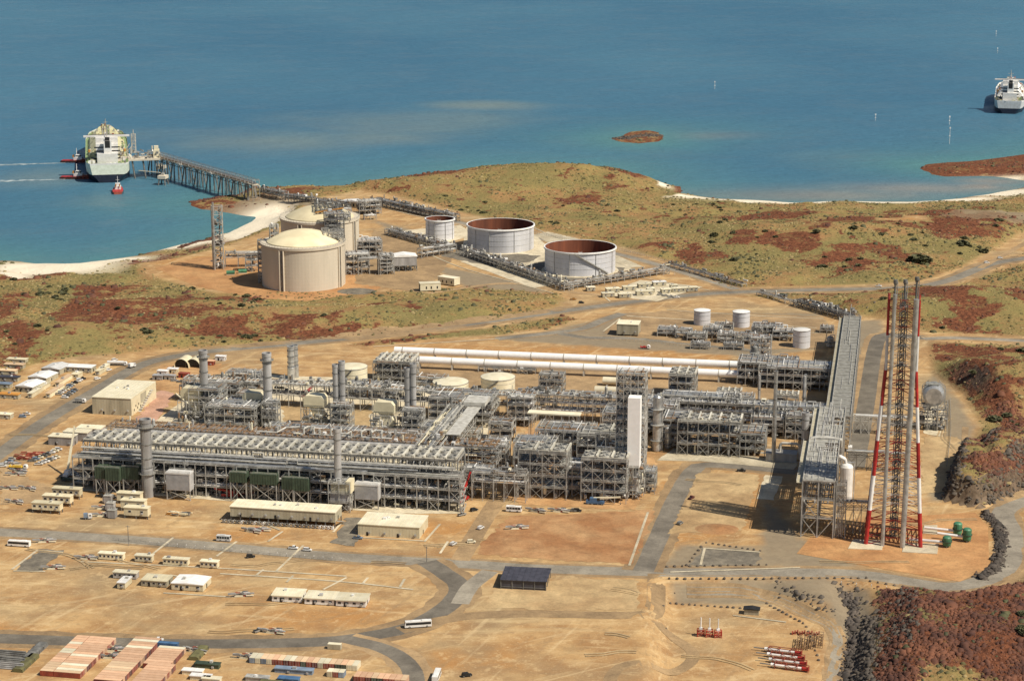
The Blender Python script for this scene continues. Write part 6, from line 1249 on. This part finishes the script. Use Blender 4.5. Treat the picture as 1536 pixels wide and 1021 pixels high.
scatter_gear('steel_pile','steel pile',['red steel stack in the left yard, left one','red steel stack in the left yard, right one'],[(30,688),(44,683)],scaff(['red_dull','salmon'],26,6),'red steel stacks'); scatter_gear('orange_formwork','formwork',['heap of orange formwork right of the generator boxes'],[(263,772)],scaff(['orange','orange','cream','steel_dark'],60,5),'formwork heaps')
scatter_gear('steel_pile','steel pile',['long dark red pipe pile in the left laydown, rear','dark machine parts pile in the left laydown','mixed pipe pile left of the transformers, farther','mixed pipe pile left of the transformers, nearer','rusty frame pile at the left edge','yellow plates in the left yard','white and dark boxes at the far left yard','reddish bundle at the left yard edge','orange crates by the blue roofed container','steel parts at the right end of the bottom yard','small steel parts below the substation, left','pale parts pile below the substation, right','dark cable reels by the fan tower, left','dark cable reels by the fan tower, right','loose pallets next to the left bus','loose grey parts in the middle of the red pad','rubble heap in the sandy yard','white crates between container blocks','dark crates between container blocks','red scrap by the hardstand','white boxes left of the site cabins','orange barrier pile right of the white office'],
 [(40,733),(20,753),(150,762),(150,773),(8,733),(26,707),(12,697),(20,712),(290,975),(365,985),(385,795),(375,796),(801,766),(834,766),(62,812),(770,792),(405,947),(163,975),(160,985),(75,852),(125,837),(356,893)],scaff(['steel','steel_dark','cream_pale','red_dull','white','pipe_grey'],24,5),'piles of loose site material')
# flare tip masts in the lower yard
LZ=4.0
for i,(a,b) in enumerate(((1051,953),(1064,954),(1077,955))):
    t=thing('mast_section','upright white mast on a red and white base, '+['left','middle','right'][i]+' of three in the lower yard','mast',at(a,b,LZ),0,'upright masts in the lower yard'); m=M(); m.use('white').tube((0,0,2),(0,0,9),.28,8); part(m,'pole',t); m=M(); m.use('red'); frame(m,-1.6,1.6,-1.2,1.2,[1.6,3.2],3.2,2.4,.3,1,False,'red'); m.use('white').cbox(0,0,3.2,1.4,1.4,1); part(m,'base_frame',t)
for i,(a,b) in enumerate(((1176,980),(1180,988),(1183,996),(1186,1004))):
    t=thing('flare_section','long red and white pipe section lying in the lower yard, '+['farthest','second','third','nearest'][i],'pipe section',at(a,b,LZ),PL-R(8),'pipe sections lying in the lower yard'); m=M(); m.use('white').tube((-9,0,1.4),(5,0,1.4),.8,12); m.use('red').tube((5,0,1.4),(8,0,1.4),.95,12); m.use('steel_dark').tube((-14,0,1.4),(-9,0,1.4),.3,8); part(m,'pipe',t); m=M(); m.use('steel_dark'); frame(m,-7,8,-1.1,1.1,[2.6],5,2.2,.3,.6,False,'red_dull'); part(m,'cradle',t)
t=thing('yard_hut','small dark hut in the lower yard','hut',at(1127,922,LZ),PL); m=M(); m.use('cream_wall').box(-3.5,0,0,3.5,4,2.6); part(m,'wall',t); m=M(); m.use('dark').sideprism([(-4,2.6),(4,2.6),(4,2.8),(0,3.4),(-4,2.8)],-.4,4.4); part(m,'roof',t)
t=thing('scaffold_frames','dark stacked frames at the right of the lower yard','frames',at(1215,968,LZ),PL); m=M()
for k in range(4): frame(m,-6+k*3.2,-4+k*3.2,-8+k*2,6+k*2,[1.2,2.4],2,4,.25,.4,False,'pipe_brown')
part(m,'frame',t); m=M(); m.use('red_dull'); [m.box(-9+k*1.1,12+ (k%3),0,-8.3+k*1.1,14+(k%3),1.2) for k in range(12)]; part(m,'crate',t)
t=thing('power_pole','slim pole with crossbar beside the front road at the left','pole',at(193,818),PL); m=M(); m.use('steel_dark').tube((0,0,0),(0,0,11),.18,8); part(m,'post',t); m=M(); m.use('steel_dark').bar((-1.2,0,10.4),(1.2,0,10.4),.2); part(m,'crossbar',t)
t=thing('power_pole','slim pole beside the front road near the yellow walled building','pole',at(640,842),PL); m=M(); m.use('steel_dark').tube((0,0,0),(0,0,8),.16,8); part(m,'post',t); m=M(); m.use('steel_dark').bar((-1,0,7.4),(1,0,7.4),.2); part(m,'crossbar',t)
for i,(a,b,c,h,s) in enumerate(((1075,793,'red_earth',1.8,11),(535,437,'gravel_grey',2.2,15),(1070,795,'red_earth',1.2,7))):
    m=M(); m.use(c); n=22; m.lathe(0,0,[(s,0),(s*.6,h*.6),(s*.25,h),(0.01,h*1.02)],n); o=put('earth_mound',m.mesh('earth_mound')); o.location=at(a,b); o.scale=(1.1,.8,1); tag(o,['low dark red earth mound on the orange pad left of the right rack','low grey green earth mound in front of the nearer gas tank','small red earth mound next to the larger red mound'][i],'mound')
# stones set along the road edges
m=M(); m.use('rock_grey'); m.lathe(0,0,[(.75,0),(.7,.5),(.35,.85),(.01,.9)],7); sm=m.mesh('boulder'); ST='stones set along the roadsides'
STL=[((1004,868),(1300,867),26),((1000,850),(1150,847),14),((1305,872),(1415,890),10),((1060,814),(1140,826),10),((1030,848),(1052,820),6),((1150,905),(1205,935),10),((1210,940),(1228,990),8),((1005,905),(1110,912),12)]
k_=0
for a,b,n in STL:
    for k in range(n):
        f=k/(n-1); px,py=a[0]+(b[0]-a[0])*f+random.uniform(-.6,.6),a[1]+(b[1]-a[1])*f
        p=ground(px,py); o=put('boulder',sm,None,(p.x,p.y,p.z),random.uniform(0,6)); o.scale=(random.uniform(.7,1.3),)*2+(random.uniform(.7,1.2),); tag(o,'small grey boulder in the row of stones along the yard road','boulder',ST)
# fence posts along the tower road
m=M(); m.use('steel_pale').tube((0,0,0),(0,0,1.6),.12,6); m.use('white').cbox(0,0,1.2,.3,.3,.5); fp=m.mesh('marker_post')
for a,b,n in (((225,816),(512,841),22),((1262,876),(1420,893),8),((740,352),(1080,428),16)):
    for k in range(n):
        f=k/(n-1); p=at(a[0]+(b[0]-a[0])*f,a[1]+(b[1]-a[1])*f); o=put('marker_post',fp,None,p); tag(o,'thin pale marker post in a roadside row','marker post','roadside marker posts')
# long rock bund along the front road
def fence(label,pts,h,step=3.0):
    A=[at(*q) for q in pts]; c=smooth(A,step); t=thing('fence',label,'fence',(c[0].x,c[0].y,G0),0); m=M(); m.use('steel'); 
    for p in c: m.bar((p.x-c[0].x,p.y-c[0].y,0),(p.x-c[0].x,p.y-c[0].y,h),.16)
    part(m,'post',t); m=M(); m.use('steel')
    for a,b in zip(c[:-1],c[1:]):
        for z in (h*.35,h*.7,h): m.bar((a.x-c[0].x,a.y-c[0].y,z),(b.x-c[0].x,b.y-c[0].y,z),.09)
    part(m,'rail',t)
fence('dark low fence along the front road beside the striped yard',[(170,810),(300,824),(420,834),(512,842)],1.4); fence('thin fence along the tank farm road',[(742,338),(830,356),(930,376),(1040,404),(1100,426)],2.0); fence('fence around the utility area by the road',[(905,508),(1125,530)],1.8); fence('fence along the edge of the drum yard',[(1425,600),(1426,650),(1420,700)],1.8)
rr=random.Random(71)
for k in range(30):
    bx=rr.choice([(20,640,870,950),(640,960,930,1015),(990,1240,900,1010),(30,600,815,860),(720,950,875,912),(0,130,600,780),(1005,1120,710,800),(1210,1470,780,850),(600,720,770,830),(1385,1440,600,740)])
    lowy=bx[0]==990; z=LZ if lowy else G0; x,y=rr.uniform(bx[0],bx[1]),rr.uniform(bx[2],bx[3]); a_=rr.uniform(-.5,.5)+(1.6 if bx[0]>1380 else 0); pts=[]
    for j in range(6):
        pts.append((x,y)); x+=math.cos(a_)*rr.uniform(18,34); y+=math.sin(a_)*rr.uniform(6,14); a_+=rr.uniform(-.45,.45)
    pts=[p for p in pts if bx[0]-10<p[0]<bx[1]+10 and bx[2]-4<p[1]<bx[3]+4]
    if len(pts)<3: continue
    m=M(); m.use(rr.choice(['rut','rut','dust']))
    for o in (-1.1,1.1): strip(m,[at(p[0],p[1],z) for p in pts],rr.uniform(.7,1.3),LAY[0]+.01+(k%6)*.004,o,.3)
    struct('track',m)
# ------------------------------------------------------------------ rocks, tufts, shrubs
def many(name,pos,size,mt_,sd,flat=.7,sub=0):
    rg=np.random.default_rng(sd); n=len(pos); base=np.array([[-1,-1,-.6],[1,-1,-.6],[1,1,-.6],[-1,1,-.6],[-.7,-.7,.8],[.7,-.7,.8],[.7,.7,.8],[-.7,.7,.8]])*.5
    q=np.array([[4,5,6,7],[0,1,5,4],[1,2,6,5],[2,3,7,6],[3,0,4,7]])
    v=base[None]*(1+rg.uniform(-.38,.38,(n,8,3))); a=rg.uniform(0,6.28,n); c,s=np.cos(a)[:,None],np.sin(a)[:,None]
    x=v[:,:,0]*c-v[:,:,1]*s; y=v[:,:,0]*s+v[:,:,1]*c; sc=size[:,None]*rg.uniform(.75,1.3,(n,1))
    V=np.stack([x*sc+pos[:,None,0],y*sc*rg.uniform(.7,1.2,(n,1))+pos[:,None,1],v[:,:,2]*size[:,None]*flat+pos[:,None,2]+.1*size[:,None]],-1).reshape(-1,3).astype(np.float32)
    F=(q[None]+np.arange(n)[:,None,None]*8).reshape(-1,4).astype(np.int32); me=bpy.data.meshes.new(name); me.vertices.add(len(V)); me.vertices.foreach_set('co',V.ravel()); me.loops.add(F.size); me.loops.foreach_set('vertex_index',F.ravel()); me.polygons.add(len(F)); me.polygons.foreach_set('loop_start',np.arange(0,F.size,4,dtype=np.int32)); me.update(calc_edges=True); me.materials.append(MT[mt_]); return struct(name,me,'stuff')
def samp(n,wt,sd,x0=-620,x1=720,y0=760,y1=2650):
    rg=np.random.default_rng(sd); X=rg.uniform(x0,x1,n);Y=y0+(y1-y0)*rg.random(n)**1.25; ok=np.abs(X)<Y*.268+12; X,Y=X[ok],Y[ok]
    i=np.clip(np.searchsorted(xs,X)-1,0,len(xs)-2);j=np.clip(np.searchsorted(ys,Y)-1,0,len(ys)-2); w_=wt[j,i]; k=rg.random(len(X))<w_; X,Y=X[k],Y[k]
    return np.stack([X,Y,np.array([float(hz(a,b)) for a,b in zip(X,Y)])],-1)
rg=np.random.default_rng(5)
rbrk=np.clip(fbm(GX,GY,13,171,4)*4-1.5,0,1); P_=samp(110000,np.clip(gr*1.1*(GH>.3),0,1)**1.3*rbrk,1); many('rock_field',P_,rg.lognormal(.0,.62,len(P_)).clip(.4,5),'rock_red',2)
cut=np.clip((np.abs(np.gradient(GH,axis=0)/np.gradient(ys)[:,None])+np.abs(np.gradient(GH,axis=1)/np.gradient(xs)[None]))*1.2-.35,0,1)*(GH>1)
P_=samp(60000,np.clip(cut-.3,0,1),3); many('rock_rubble',P_,rg.lognormal(.1,.5,len(P_)).clip(.4,3.5),'rock_grey',4)
P_=samp(190000,np.clip(gr*1.2*(GH>.3),0,1)*np.maximum(rbrk,.18),13,130,340,760,1250); many('boulder_field',P_,rg.lognormal(-.35,.6,len(P_)).clip(.3,2.6),'rock_red',14)
P_=samp(60000,np.clip((cut-.25)*1.6,0,1),15,130,340,760,1250); many('cut_rubble',P_,rg.lognormal(0,.5,len(P_)).clip(.4,2.6),'rock_grey',16)
def bank(pts,n,wd,sd,mt_,s0,hh):
    rg2=np.random.default_rng(sd); L=[ground(*p) for p in pts]; Q=[]
    sg=[(L[k+1]-L[k]).length for k in range(len(L)-1)]; tot=sum(sg)
    for k in range(len(L)-1):
        q=int(n*sg[k]/tot); t_=(L[k+1]-L[k]).normalized(); nn=Vector((-t_.y,t_.x,0))
        for _ in range(q): f=rg2.random(); o=rg2.normal(0,wd*.4); p=L[k].lerp(L[k+1],f)+nn*o; Q.append((p.x,p.y,float(hz(p.x,p.y))+hh*max(0,1-abs(o)/wd)*rg2.random()))
    Q=np.array(Q); many('rock_bank',Q,rg2.lognormal(s0,.5,len(Q)).clip(.4,3.2),mt_,sd+1)
bank([(1478,770),(1497,790),(1502,825),(1494,852),(1470,868)],700,4,51,'rock_black',.0,1.8); bank([(1268,878),(1282,915),(1280,955),(1272,1000),(1262,1060)],700,4.5,53,'rock_black',.0,1.0)
bank([(268,372),(300,362),(330,356)],260,5,59,'rock_red',.3,.8); bank([(285,304),(310,300),(350,294)],350,6,61,'rock_red',.3,.6); bank([(925,209),(950,205),(990,203)],420,16,63,'rock_black',.3,.7)
vw=np.clip(gv*(1-gr)*(1-gb)*(GH>2),0,1)
P_=samp(170000,vw*np.clip(fbm(GX,GY,40,131,4)*2.6-.85,0,1),6); many('spinifex_tufts',P_,rg.lognormal(.35,.35,len(P_)).clip(.6,3.2),'tuft',7,.55)
P_=samp(120000,vw*np.clip(fbm(GX,GY,28,191,4)*3-1.1,0,1),21); many('pale_tufts',P_,rg.lognormal(.2,.4,len(P_)).clip(.5,2.6),'pale_tuft',22,.5)
P_=samp(70000,np.clip(vw+np.clip(gr,0,1)*.5,0,1)*np.clip(fbm(GX,GY,34,151,5)*5-2.45,0,1),8); many('low_scrub',P_,rg.lognormal(.25,.5,len(P_)).clip(.6,4.2),'leaf',9,.75)
def shrub_mesh(sd):
    rn=random.Random(sd); m=M(); m.use('leaf')
    for k in range(170):
        u=rn.random()*6.28; v_=rn.random(); r=(rn.random()**.5)*1.25; z=.25+rn.random()*1.25*(1-(r/1.5)**2); c=Vector((r*math.cos(u),r*math.sin(u),z)); a=Vector((rn.uniform(-1,1),rn.uniform(-1,1),rn.uniform(-.5,.9))).normalized()*.3; b=a.cross(Vector((rn.uniform(-1,1),rn.uniform(-1,1),1))).normalized()*.24; m.add([c-a-b,c+a-b,c+a+b,c-a+b],[(0,1,2,3)])
    s=M(); s.use('pipe_brown'); 
    for k in range(5): s.tube((0,0,-.2),(rn.uniform(-.8,.8),rn.uniform(-.8,.8),.9),.07,5,r2=.02)
    return m.mesh('foliage'),s.mesh('stem')
SH=[shrub_mesh(k) for k in range(5)]
SHR={'left':'dark green shrub among the red rocks on the left slope','mid':'dark green shrub on the grassy headland behind the tanks','right':'dark green shrub on the rocky slope right of the flare tower','low':'dark green shrub on the red rock hill at the bottom right'}
def shrub(px,py,s,reg,label=None):
    p=ground(px,py); t=thing('shrub',label or SHR[reg],'shrub',p,random.uniform(0,6),'shrubs on the '+reg+' slopes'); s*=random.uniform(.55,.95); t.scale=(s*random.uniform(1,1.7),s*random.uniform(1,1.5),s*.75); f,st=random.choice(SH); part(f,'foliage',t); part(st,'stem',t)
CLU=fbm(GX,GY,45,401,4)
for reg,(x0,x1,y0,y1,n,s0,s1) in {'left':(0,560,405,525,60,1.2,2.6),'mid':(600,1100,275,345,40,1.2,2.4),'right':(1060,1536,310,640,75,1.2,2.8),'low':(1310,1536,880,1015,24,.9,1.8)}.items():
    c=0;tr=0
    while c<n and tr<6000:
        tr+=1; px,py=random.uniform(x0,x1),random.uniform(y0,y1); p=ground(px,py); i=min(max(np.searchsorted(xs,p.x)-1,0),len(xs)-2);j=min(max(np.searchsorted(ys,p.y)-1,0),len(ys)-2)
        if gv[j,i]>.8 and GH[j,i]>2 and CLU[j,i]>.56: shrub(px,py,random.uniform(s0,s1),reg); c+=1
for a,b,s,l in ((1380,392,6,'largest dark round shrub beside the winding right road'),(1475,378,4,'dark shrub beside the pale track on the right'),(1445,366,3.4,'dark shrub on the purple rocky ground right'),(665,432,0.1,'')):
    if l: shrub(a,b,s,'right',l)
